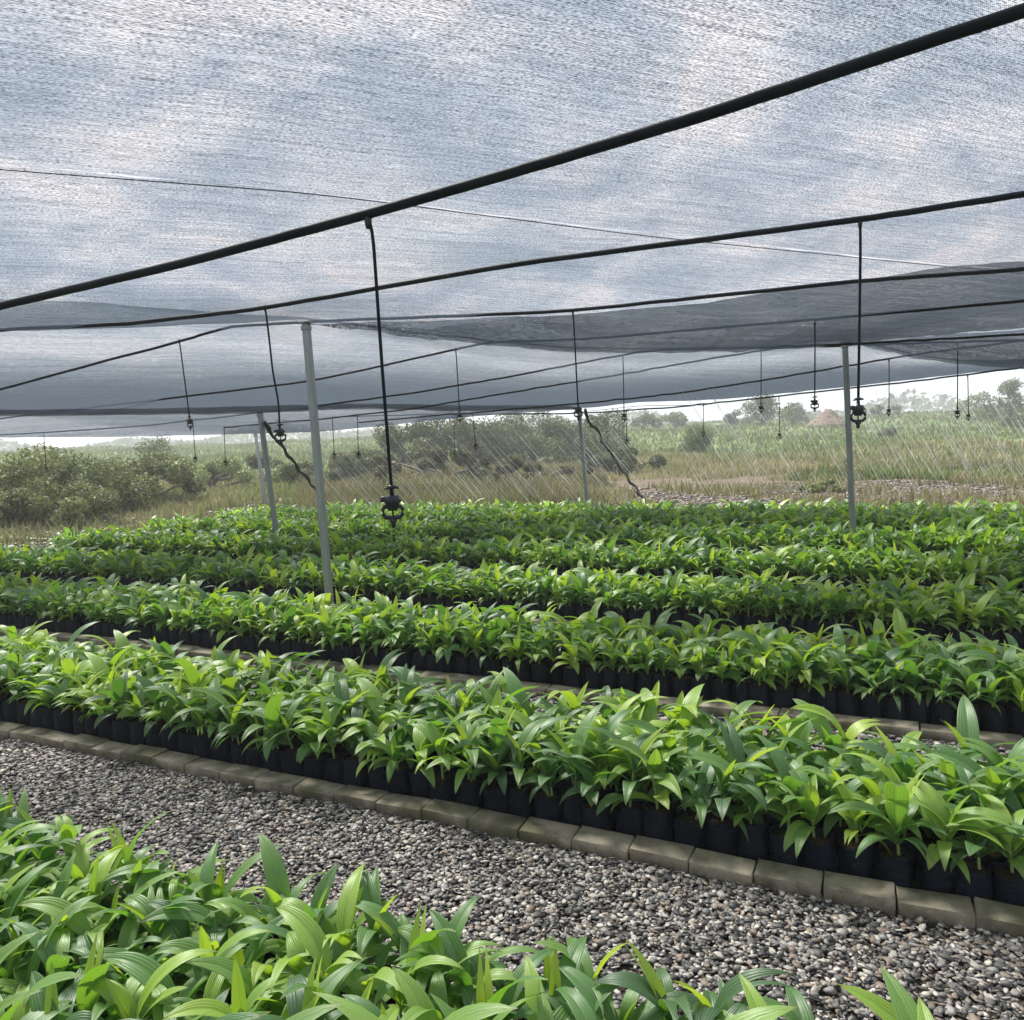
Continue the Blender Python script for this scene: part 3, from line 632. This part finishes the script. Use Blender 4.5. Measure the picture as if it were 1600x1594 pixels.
# doubled lengths that look dark
net('net_overlap', [(-3.50, 4.44, 2.25)] + [pr(a_, b_, 4.9) for a_, b_ in ((650, 497), (895, 486), (1000, 477), (1100, 467), (1200, 452), (1344, 432), (1470, 412), (1600, 400), (1800, 385))], [p for p in [(q[0] + .004, q[1] - .004, q[2] - .008) for q in AB[5:14]]] + [(.6, 8.3, 2.19), (1.5, 8.3, 2.2), (2.6, 8.3, 2.2)], 90, 20, M_NET2, 'large dark doubled flap of net between the two tall posts', belly=.0, rag=.006, zoff=-.02)
net('net_overlap', [(-.20, 8.42, 2.19), (.4, 8.5, 2.2), (1.2, 8.5, 2.2), (2.4, 8.5, 2.2)], [(q[0], q[1] - .01, q[2] - .008) for q in AB[13:]], 50, 12, M_NET2, 'smaller dark net flap at the far right above the sky strip', belly=.0, rag=.006, zoff=-.02)
net('net_hem', [(-10.0, 3.9, 1.80), (-8.80, 5.30, 1.90), (-7.95, 6.25, 1.88), (-6.9, 7.40, 1.87), (-6.1, 8.25, 1.88), (-5.3, 9.15, 1.84), (-4.0, 10.70, 1.79)], [(q[0], q[1], q[2] - .02) for q in CDl[:8]], 60, 6, M_NET2, 'dark folded hem of net running past the short far post', rag=.004, cat_='net hem')

# ------------------------------------------------------------------ sprinklers
def sp_parts():
    c = MB().lathe([(.0045, .012), (.0105, .010), (.0105, .004), (.0045, .002)], 12)
    c.box((.010, 0, .006), (.012, .007, .006), .001); c.box((-.011, 0, .004), (.012, .006, .004), .001)
    b = MB().lathe([(.005, 0), (.006, -.012), (.0165, -.013), (.0175, -.022), (.0170, -.030), (.013, -.036), (.011, -.046), (.006, -.046)], 16)
    b.box((-.0165, 0, -.020), (.018, .016, .013), .002); b.box((.016, 0, -.024), (.010, .010, .006), .0015)
    f = MB()
    pts = [(-.006, 0, -.036), (-.019, 0, -.038), (-.0225, 0, -.044), (-.022, 0, -.055), (-.015, 0, -.062), (0, 0, -.063), (.015, 0, -.062), (.022, 0, -.055), (.0225, 0, -.044), (.019, 0, -.038), (.006, 0, -.036)]
    f.tube(pts, .0050, 8)
    d = MB().lathe([(.0022, -.040), (.0022, -.062), (.008, -.066), (.010, -.070), (.0055, -.074), (.0055, -.084), (.002, -.086)], 12)
    return c.me('collar', M_PLAST), b.me('nozzle_body', M_PLAST), f.me('bridge_ring', M_PLAST), d.me('deflector', M_PLAST)
SPM = sp_parts()
SPR = [(575, 340, 612, 766, 1.5, 'big near sprinkler hanging on a long curved black tube'),
       (1344, 346, 1341, 627, 3.3, 'black sprinkler hanging beside the right tall post'),
       (414, 479, 437, 666, 3.3, 'black sprinkler hanging on a kinked tube left of the thick post'),
       (895, 485, 903, 632, 4.75, 'sprinkler hanging in front of the back edge post'),
       (1273, 505, 1273, 622, 6.45, 'slim sprinkler hanging just left of the right tall post'),
       (280, 532, 296, 652, 4.75, 'sprinkler hanging from the drooping left part of the third pipe'),
       (712, 545, 718, 643, 6.45, 'sprinkler over the dark trees in the middle'),
       (1496, 534, 1496, 639, 9.1, 'sprinkler at the far right with a long straight tube'),
       (973, 555, 975, 644, 8.1, 'sprinkler against the sky just right of the guy rope top'),
       (1189, 547, 1189, 632, 9.1, 'sprinkler above the shrubs left of the slim sprinkler'),
       (1389, 563, 1389, 637, 10.0, 'sprinkler against the pale sky right of the right tall post'),
       (1512, 587, 1513, 645, 11.25, 'tiny faint sprinkler next to the far right one'),
       (68, 676, 72, 728, 8.1, 'sprinkler in front of the leftmost bushes'),
       (301, 658, 305, 712, 8.1, 'left one of two small sprinklers under the left net corner'),
       (350, 668, 352, 718, 9.1, 'right one of two small sprinklers under the left net corner'),
       (558, 650, 560, 706, 9.1, 'small sprinkler just right of the thick post'),
       (519, 653, 522, 706, 9.1, 'small sprinkler half hidden next to the thick post'),
       (738, 645, 743, 692, 10.0, 'small sprinkler before the dark trees, right of the middle one'),
       (709, 648, 710, 702, 11.25, 'tiny sprinkler low before the dark trees'),
       (979, 642, 979, 684, 11.25, 'tiny sprinkler right of the guy rope over the green slope'),
       (1099, 632, 1099, 672, 11.25, 'tiny sprinkler in front of the round green bush'),
       (1217, 620, 1218, 675, 11.25, 'tiny sprinkler over the slope between the round bush and mound'),
       (604, 648, 606, 712, 11.25, 'tiny sprinkler just left of the big near one')]
for k, (x0, y0, x1, y1, Y, lab) in enumerate(SPR):
    a = np.array(pr(x0, y0, Y)); b_ = np.array(pr(x1, y1, Y)); h = a - b_
    if k == 0: prof = [(0, 0), (.012, .04), (.016, .10), (.012, .25), (.006, .5), (.002, .8), (0, 1)]
    elif k == 2: prof = [(0, 0), (.004, .1), (.002, .35), (-.004, .55), (.022, .78), (.010, .9), (0, 1)]
    else: prof = [(0, 0), (.004, .15), (.003, .5), (0, 1)]
    b2 = np.array([b_[0], b_[1], b_[2]])
    r = empty('hanging_sprinkler', tuple(b2), lab, 'sprinkler', 'sprinklers hanging from the irrigation pipes')
    pts = [(h[0] * (1 - t) - dx * CAMR[0] * (-1 if k == 2 else -1) * .6, h[1] * (1 - t), h[2] * (1 - t)) for dx, t in prof]
    P = []
    for p, q in zip(pts[:-1], pts[1:]):
        for u in range(5): P.append(np.array(p) + (np.array(q) - np.array(p)) * u / 5)
    P.append(np.array(pts[-1])); P = np.array(P)
    for _ in range(4): P[1:-1] = (P[:-2] + 2 * P[1:-1] + P[2:]) / 4
    link('drop_tube', MB().tube(P[::-1], .0038 if k == 0 else .0050, 8).me('drop_tube', M_PIPE), r)
    link('barb', MB().lathe([(.005, .010), (.008, .004), (.008, -.012), (.0055, -.024)], 10, tuple(P[0])).me('barb', M_PLAST), r)
    for nm, me_ in zip(('collar', 'nozzle_body', 'bridge_ring', 'deflector'), SPM): link(nm, me_, r)
    r.rotation_euler = (0, 0, YAW + (0 if k == 0 else rnd.uniform(-.5, .5)))
    for ch in r.children:
        if k and not ch.name.startswith(('drop_tube', 'barb')): ch.scale = (1.2,) * 3
        if ch.name.startswith(('drop_tube', 'barb')): ch.rotation_euler = (0, 0, -r.rotation_euler[2])
# guy ropes
def rope(p, q, label, sag=.05, n=60, rad=.023):
    p = np.array(p, float); q = np.array(q, float); ctr = []
    ph = rnd.uniform(0, 6)
    for k in range(n + 1):
        t = k / n; c = p + (q - p) * t; c[2] -= sag * math.sin(math.pi * t)
        c += .018 * np.array([math.sin(t * 31 + ph), math.cos(t * 27), math.sin(t * 41 + 1)]) + np.array([rnd.gauss(0, .004) for _ in range(3)]); ctr.append(c)
    r_ = [rad * (1 + .45 * math.sin(k * .9) * rnd.random()) for k in range(n + 1)]
    c0 = ctr[0].copy(); o = link('guy_rope', MB().tube(np.array(ctr) - c0, r_, 7).me('guy_rope', M_ROPE, False)); o.location = c0
    tag(o, label, 'guy rope', 'twisted guy ropes staying the net edge')
rope((-3.90, 11.12, 1.70), (-3.80, 14.2, .02), 'dark twisted guy rope running down from the slim back post')
rope((-6.98, 7.80, 1.66), (-10.2, 13.2, .02), 'dark twisted guy rope passing behind the thick post')

# ------------------------------------------------------------------ vegetation beyond
def blades(n, ang0, ang1, ra, rb, h0, h1, cols, wmul=1.0, patch=None, name='grass', label='', dens_pow=1.0, excl=0):
    a = rng.uniform(ang0, ang1, n); t = rng.uniform(0, 1, n) ** dens_pow; r = ra + (rb - ra) * t
    x = CAMF[0] * r * np.cos(a) + CAMR[0] * r * np.sin(a); y = CAMF[1] * r * np.cos(a) + CAMR[1] * r * np.sin(a)
    keep = ~((x > -10.6) & (x < 6) & (y < 11.6))
    if excl: keep &= ~((a > -.26) & (a < .11) & (r < 31))
    if patch is not None: keep &= patch(x, y, r, a)
    x, y, r = x[keep], y[keep], r[keep]; n = len(x); z = terrain(x, y)
    h = rng.uniform(h0, h1, n) * rng.uniform(.6, 1.2, n); w_ = (.004 + .0006 * r) * wmul * rng.uniform(.6, 1.5, n)
    az = rng.uniform(0, 6.283, n); ln = rng.normal(0, .30, (n, 2)) * h[:, None]; fx, fy = np.cos(az) * w_, np.sin(az) * w_
    V = np.stack([np.stack([x - fx, y - fy, z - .03], -1), np.stack([x + fx, y + fy, z - .03], -1),
                  np.stack([x + ln[:, 0] * .4 + fx * .7, y + ln[:, 1] * .4 + fy * .7, z + h * .6], -1), np.stack([x + ln[:, 0] * .4 - fx * .7, y + ln[:, 1] * .4 - fy * .7, z + h * .6], -1),
                  np.stack([x + ln[:, 0], y + ln[:, 1], z + h], -1)], 1).reshape(-1, 3)
    b = (np.arange(n) * 5)[:, None]; Fq_ = b + np.array([[0, 1, 2, 3]]); Ft = b + np.array([[3, 2, 4]])
    ci_ = np.clip(((pn(x, y, .33, 5) + 2) / 4 * len(cols) + rng.normal(0, .8, n)).astype(int), 0, len(cols) - 1)
    c = np.array(cols)[ci_] * np.array([.86, .80, .84]) * rng.uniform(.75, 1.2, (n, 1)) * (1 + .22 * pn(x, y, .8, 3))[:, None].clip(.5, 1.5); c = np.concatenate([np.repeat(c, 5, 0), np.ones((n * 5, 1))], -1)
    o = link(name, mesh(name, V, [Fq_, Ft], M_GRASS, colr=c, smooth=False)); return tag(o, label, 'grass', kind='stuff')
def pn(x, y, s, o=0): return np.sin(x * s + o) * np.cos(y * s * 1.3 + o * 2) + .6 * np.sin(x * s * 2.3 + y * s * 1.7 + o) + .4 * np.sin(x * s * 5.1 - y * s * 4.3)
AH = .72
blades(75000, -AH, AH, 16.2, 34, .07, .25, [(.34, .30, .17), (.28, .26, .13), (.40, .36, .22), (.20, .22, .09), (.30, .24, .15)], patch=lambda x, y, r, a: (pn(x, y, .5) + (r - 20.5) * .25 > .0), name='dry_grass', label='tall dry tan grass standing behind the nursery beds', dens_pow=1.4)
blades(85000, -AH, AH, 20, 95, .08, .30, [(.10, .17, .05), (.15, .21, .07), (.22, .25, .11), (.08, .13, .045), (.26, .27, .14)], patch=lambda x, y, r, a: (pn(x, y, .12, 2) + (r - 27) * .10 > -.1), name='green_grass', excl=1, label='green grass and weeds covering the slope up to the horizon', wmul=1.4, dens_pow=1.5)
blades(26000, -.27, .12, 14.5, 31, .08, .28, [(.17, .13, .09), (.12, .10, .07), (.21, .17, .12), (.10, .11, .06)], name='brown_scrub', label='brown dry scrub and stalks in front of the dark trees')
blades(9000, -.1, AH, 13.0, 19, .08, .28, [(.24, .21, .12), (.17, .18, .08), (.30, .26, .17)], patch=lambda x, y, r, a: pn(x, y, .9, 1) > .1, name='stubble_grass', label='sparse dry stubble among the soil clods behind the beds')
blades(9000, -AH, -.02, 13.6, 20, .05, .24, [(.13, .17, .07), (.20, .22, .10), (.28, .26, .15), (.10, .13, .06)], name='weed_grass', label='short mixed weeds beyond the left end of the beds')
# clods of turned soil
n = 15000; a = rng.uniform(-AH, AH, n); r = rng.uniform(13.6, 19.5, n); x = CAMF[0] * r * np.cos(a) + CAMR[0] * r * np.sin(a); y = CAMF[1] * r * np.cos(a) + CAMR[1] * r * np.sin(a)
k = (pn(x, y, .6, 4) + .6 > 0) & ~((x > -10.4) & (x < 6) & (y < 11.5)); x, y = x[k], y[k]; n = len(x); s_ = rng.uniform(.012, .055, n)[:, None]
base = np.array(ST)[rng.integers(0, len(ST), n)] * [1, 1.2, 1.5]; an = rng.uniform(0, 6.28, n); ca, sa = np.cos(an)[:, None], np.sin(an)[:, None]
V = np.stack([(base[..., 0] * ca - base[..., 1] * sa) * s_ + x[:, None], (base[..., 0] * sa + base[..., 1] * ca) * s_ + y[:, None], base[..., 2] * s_ + terrain(x, y)[:, None] + .01], -1).reshape(-1, 3)
c = np.array([(.11, .08, .062), (.15, .12, .095), (.07, .058, .05), (.19, .16, .125), (.12, .09, .072)])[rng.integers(0, 5, n)]
tag(link('soil_clods', mesh('soil_clods', V, (SF[None] + (np.arange(n) * 12)[:, None, None]).reshape(-1, 3), M_STONE, smooth=False, colr=np.concatenate([np.repeat(c, 12, 0), np.ones((n * 12, 1))], -1))), 'reddish-brown clods of turned soil beyond the last bed', 'soil', kind='stuff')

def bush(name, label, cat_, Xc, Zc, W, H, cols, nl=2600, lobes=9, ls=.05, trunk=.25, grp=None, seed=0, shape=1.0, sink=0.0):
    rg = np.random.default_rng(900 + seed); x, y = cw(Xc, Zc); z = float(terrain(x, y))
    root = empty(name, (x, y, z), label, cat_, grp)
    cs = []; th = trunk * H
    for k in range(lobes):
        a_ = rg.uniform(0, 6.28); q = rg.uniform(0, 1) ** .6; zz_ = rg.uniform(0, 1)
        rad = W * .5 * q * (1 - .55 * zz_ ** 1.5 * shape)
        cs.append((rad * math.cos(a_), rad * math.sin(a_), th + (H - th) * (.12 + .72 * zz_), rg.uniform(.16, .30) * min(W, (H - th) * 1.4)))
    cs = np.array(cs); ci = rg.choice(lobes, nl, p=cs[:, 3] ** 2 / (cs[:, 3] ** 2).sum())
    d = rg.normal(0, 1, (nl, 3)); d /= np.linalg.norm(d, axis=1)[:, None]; rr = rg.uniform(.35, 1.08, nl) ** .6
    P = cs[ci, :3] + d * (rr * cs[ci, 3])[:, None] * [1, 1, .8]; P[:, 2] = np.maximum(P[:, 2], .02 - sink)
    nrm = rg.normal(0, 1, (nl, 3)) + d * 1.2; nrm /= np.linalg.norm(nrm, axis=1)[:, None]
    t1 = np.cross(nrm, rg.normal(0, 1, (nl, 3))); t1 /= np.linalg.norm(t1, axis=1)[:, None]; t2 = np.cross(nrm, t1)
    s1 = (ls * rg.uniform(.6, 1.5, nl))[:, None]; s2 = s1 * rg.uniform(.35, .6, (nl, 1))
    V = np.stack([P - t1 * s1, P - t2 * s2, P + t1 * s1, P + t2 * s2], 1).reshape(-1, 3); Fq_ = (np.arange(nl) * 4)[:, None] + np.arange(4)[None]
    lob = rg.uniform(.65, 1.3, lobes)
    c = np.array(cols)[rg.integers(0, len(cols), nl)] * (lob[ci] * rg.uniform(.75, 1.25, nl))[:, None]
    link('crown', mesh('crown', V, Fq_, M_FOL, colr=np.concatenate([np.repeat(c, 4, 0), np.ones((nl * 4, 1))], -1), smooth=False), root)
    tr = MB()
    for k in range(min(lobes, 6)):
        e = cs[k]; p0 = np.array([rg.normal(0, .02 * W), rg.normal(0, .02 * W), -.05]); p2 = e[:3]; p1 = (p0 + p2) * [.35, .35, .55] 
        tr.tube([p0, p1, (p1 + p2) / 2 + rg.normal(0, .02 * W, 3), p2], [.011 * W + .006, .008 * W + .005, .005 * W + .003, .003], 6)
    link('trunk', tr.me('trunk', M_BARK), root)
OLV = [(.07, .095, .035), (.11, .135, .05), (.17, .175, .075), (.045, .06, .025), (.24, .235, .13)]
DRK = [(.045, .060, .028), (.065, .08, .038), (.09, .095, .05), (.035, .045, .022), (.10, .085, .06)]
GRN = [(.06, .115, .035), (.09, .16, .05), (.13, .20, .065), (.045, .085, .03)]
YEL = [(.16, .20, .07), (.22, .25, .10), (.12, .16, .05), (.30, .31, .16)]
def P2(px, Z): return (px - 800) / F_PX * Z
B = [('bush', 'large olive bush at the far left edge, mixed with pale dead twigs', 'bush', P2(20, 15.5), 15.5, 3.2, 1.75, OLV, 7000, 14, .05),
     ('bush', 'tall olive bush second from the left edge', 'bush', P2(120, 17), 17, 3.0, 1.65, OLV, 6000, 12, .05),
     ('bush', 'light olive bush tapering towards the sky gap on the left', 'bush', P2(215, 19), 19, 3.6, 1.35, OLV, 6000, 12, .055),
     ('bush', 'low bush below the light gap, third row of scrub on the left', 'bush', P2(90, 14.6), 14.6, 2.6, .95, OLV, 4200, 10, .045),
     ('bush', 'yellow-green bush in front of the left sky gap', 'bush', P2(330, 24), 24, 5.0, 1.25, YEL, 5000, 12, .06),
     ('bush', 'pale green bush behind the pair of short far posts', 'bush', P2(430, 27), 27, 4.5, 1.2, OLV, 4200, 10, .07),
     ('tree', 'small bare-topped tree rising in the left sky gap', 'tree', P2(257, 30), 30, 1.6, 2.0, DRK, 700, 7, .06),
     ('bush', 'brownish scrub right behind the thick post', 'bush', P2(545, 24), 24, 4.0, 1.35, DRK, 4500, 10, .06),
     ('tree', 'round dark tree left of the middle sprinkler', 'tree', P2(640, 30), 30, 3.6, 1.75, DRK, 5000, 12, .07),
     ('tree', 'broad dark tree behind the middle sprinkler', 'tree', P2(725, 32), 32, 5.0, 2.35, DRK, 7000, 14, .07),
     ('tree', 'tallest dark tree in the middle clump', 'tree', P2(830, 34), 34, 5.2, 2.55, DRK, 7500, 15, .07),
     ('tree', 'dark tree right end of the middle clump, behind the slim post', 'tree', P2(925, 33), 33, 4.8, 2.1, DRK, 6500, 13, .07),
     ('bush', 'brown scrub in front of the middle clump of dark trees', 'bush', P2(690, 22), 22, 5.5, 1.0, DRK + [(.14, .11, .08)], 6000, 14, .055),
     ('bush', 'brown low scrub below the tallest dark tree', 'bush', P2(840, 21), 21, 4.5, .62, DRK + [(.15, .12, .09)], 4500, 12, .05),
     ('bush', 'dark bush crossed by the guy rope', 'bush', P2(965, 25), 25, 3.4, 1.05, DRK, 4500, 10, .055),
     ('bush', 'round green bush alone on the slope', 'bush', P2(1098, 34), 34, 1.75, 1.35, GRN, 3600, 10, .06),
     ('shrub', 'small shrub on the skyline left of the round green bush', 'shrub', P2(1010, 62), 62, 3.0, 1.6, DRK, 900, 6, .12),
     ('shrub', 'grey shrub on the skyline over the round green bush', 'shrub', P2(1060, 70), 70, 3.5, 1.5, OLV, 900, 6, .13),
     ('tree', 'spiky dark tree on the skyline right of the round bush', 'tree', P2(1195, 60), 60, 3.4, 2.5, DRK, 1200, 8, .14),
     ('shrub', 'low dark shrub on the skyline beside the spiky tree', 'shrub', P2(1160, 64), 64, 3.6, 1.5, DRK, 900, 6, .13),
     ('tree', 'small tree on the skyline left of the reddish mound', 'tree', P2(1243, 62), 62, 2.8, 2.1, OLV, 1000, 7, .13),
     ('shrub', 'shrub on the skyline right of the right tall post', 'shrub', P2(1380, 66), 66, 5.0, 1.1, OLV, 900, 7, .13),
     ('shrub', 'small dark round shrub in the middle of the right slope', 'shrub', P2(1392, 36), 36, 1.0, .6, DRK, 900, 6, .05),
     ('shrub', 'wide shrub on the skyline left of the feathery tree', 'shrub', P2(1545, 52), 52, 4.0, 1.9, OLV, 1800, 9, .10),
     ('tree', 'feathery small tree high on the right skyline', 'tree', P2(1580, 50), 50, 1.9, 2.9, OLV, 900, 7, .10),
     ('shrub', 'dark shrub at the right edge of the slope', 'shrub', P2(1590, 38), 38, 1.6, .8, DRK, 1200, 7, .06),
     ('bush', 'green tuft of weeds in the tan grass left of the right tall post', 'bush', P2(1290, 15.6), 15.6, 1.3, .33, YEL, 1600, 7, .035)]
for k, b in enumerate(B):
    nm, lab, cat_, Xc, Zc, W, H, cols, nl, lobes, ls = b
    bush(nm, lab, cat_, Xc, Zc, W, H * (.80 if Zc < 28 else .93), cols, int(nl * 2.0), lobes + 3, ls * .68, trunk=(.35 if nm == 'tree' and 'feathery' in lab or 'bare' in lab else .08), seed=k, grp={'bush': 'bushes beyond the beds', 'tree': 'trees beyond the beds', 'shrub': 'shrubs on the slope and skyline'}[nm])
# reddish mound
rg = np.random.default_rng(5); x, y = cw(P2(1297, 55), 55); m = MB(); prof = [(1.7, 0), (1.45, .2), (1.05, .45), (.7, .72), (.42, 1.02), (.14, 1.22)]
m.lathe(prof, 22); v = np.array(m.v); v *= (1 + rg.normal(0, .06, (len(v), 1)) * [1, 1, .6]); o = link('earth_mound', mesh('earth_mound', v, m.f, M_MOUND)); o.location = (x, y, float(terrain(x, y)))
tag(o, 'pointed reddish-brown earth mound on the skyline', 'mound')
# hazy wood along the horizon
n = 15000; a = rng.uniform(-AH, AH, n); r = rng.uniform(150, 260, n); x = CAMF[0] * r * np.cos(a) + CAMR[0] * r * np.sin(a); y = CAMF[1] * r * np.cos(a) + CAMR[1] * r * np.sin(a)
hh = (1.6 + 1.1 * np.sin(a * 17) + .9 * np.sin(a * 41 + 1)) * rng.uniform(.0, 1.2, n); z = terrain(x, y) + np.maximum(hh, 0)
d1 = rng.normal(0, 1, (n, 3)); d1 /= np.linalg.norm(d1, axis=1)[:, None]; d2 = np.cross(d1, rng.normal(0, 1, (n, 3))); d2 /= np.linalg.norm(d2, axis=1)[:, None]
P = np.stack([x, y, z], -1); s_ = rng.uniform(.3, .8, (n, 1)); V = np.stack([P - d1 * s_, P - d2 * s_ * .6, P + d1 * s_, P + d2 * s_ * .6], 1).reshape(-1, 3)
c = np.array([(.09, .11, .07), (.12, .14, .09), (.07, .085, .055)])[rng.integers(0, 3, n)]
tag(link('far_woods', mesh('far_woods', V, (np.arange(n) * 4)[:, None] + np.arange(4)[None], M_FOL, smooth=False, colr=np.concatenate([np.repeat(c, 4, 0), np.ones((n * 4, 1))], -1))), 'low hazy belt of scrub along the horizon', 'woods', kind='stuff')

# ------------------------------------------------------------------ sprinkler water
SV, SFc = [], []
def streak(p, q, rad):
    p = np.array(p); q = np.array(q); T = (q - p) / np.linalg.norm(q - p); X = np.cross(T, [0, 0, 1.0]); X /= np.linalg.norm(X); Y_ = np.cross(T, X)
    mid = (p + q) / 2 + np.array([0, 0, .01]); b = len(SV)
    for c_, r_ in ((p, rad * .3), (mid, rad), (q, rad * .3)):
        for k in range(3): SV.append(c_ + r_ * (X * math.cos(2.094 * k) + Y_ * math.sin(2.094 * k)))
    for i_ in range(2):
        for k in range(3): SFc.append((b + i_ * 3 + k, b + i_ * 3 + (k + 1) % 3, b + i_ * 3 + 3 + (k + 1) % 3, b + i_ * 3 + 3 + k))
cr3 = np.array([CAMR[0], CAMR[1], 0])
def spray(n_, x0, x1, z0, z1, zt0, zt1, slope, l0, l1, r0_, r1_):
    for _ in range(n_):
        Z = rnd.uniform(z0, z1); px = rnd.uniform(x0, x1); X, Y_ = cw(P2(px, Z), Z); zt = rnd.uniform(zt0, zt1)
        ln = rnd.uniform(l0, l1); sl = slope * rnd.uniform(.85, 1.15); d = cr3 * 1.0 - np.array([0, 0, sl]); d /= np.linalg.norm(d)
        p = np.array([X, Y_, zt]); q = p + d * ln
        if q[2] < .3: q = p + d * max(.05, (zt - .3) / -d[2])
        streak(p, q, rnd.uniform(r0_, r1_))
spray(130, 480, 960, 10.5, 13, .8, 1.6, 1.25, .4, 1.3, .0018, .0032)
spray(160, 480, 1000, 9.5, 13, .4, 1.7, 1.3, .08, .4, .0016, .003)
spray(220, 1040, 1620, 9.5, 12.5, .9, 2.1, 1.7, .3, 1.0, .0018, .0032)
spray(320, 1020, 1640, 9.5, 13, .4, 2.1, 1.8, .06, .35, .0016, .003)
tag(link('sprinkler_spray', mesh('sprinkler_spray', np.array(SV), np.array(SFc), M_WATER)), 'slanting streaks of sprinkler water falling over the back beds', 'water spray', kind='stuff')

# ------------------------------------------------------------------ air
def haze_box():
    m = bpy.data.materials.new('haze'); m.use_nodes = True; t = m.node_tree; t.nodes.clear()
    o = t.nodes.new('ShaderNodeOutputMaterial'); v = t.nodes.new('ShaderNodeVolumePrincipled')
    v.inputs['Color'].default_value = (.86, .90, .93, 1); v.inputs['Density'].default_value = .0032; v.inputs['Anisotropy'].default_value = .2
    t.links.new(v.outputs[0], o.inputs['Volume'])
    b = MB().box((0, 0, 3.2), (1900, 1900, 10)); tag(link('haze', b.me('haze', m, False)), 'thin damp haze hanging over the beds and the scrub', 'haze', kind='stuff')
haze_box()
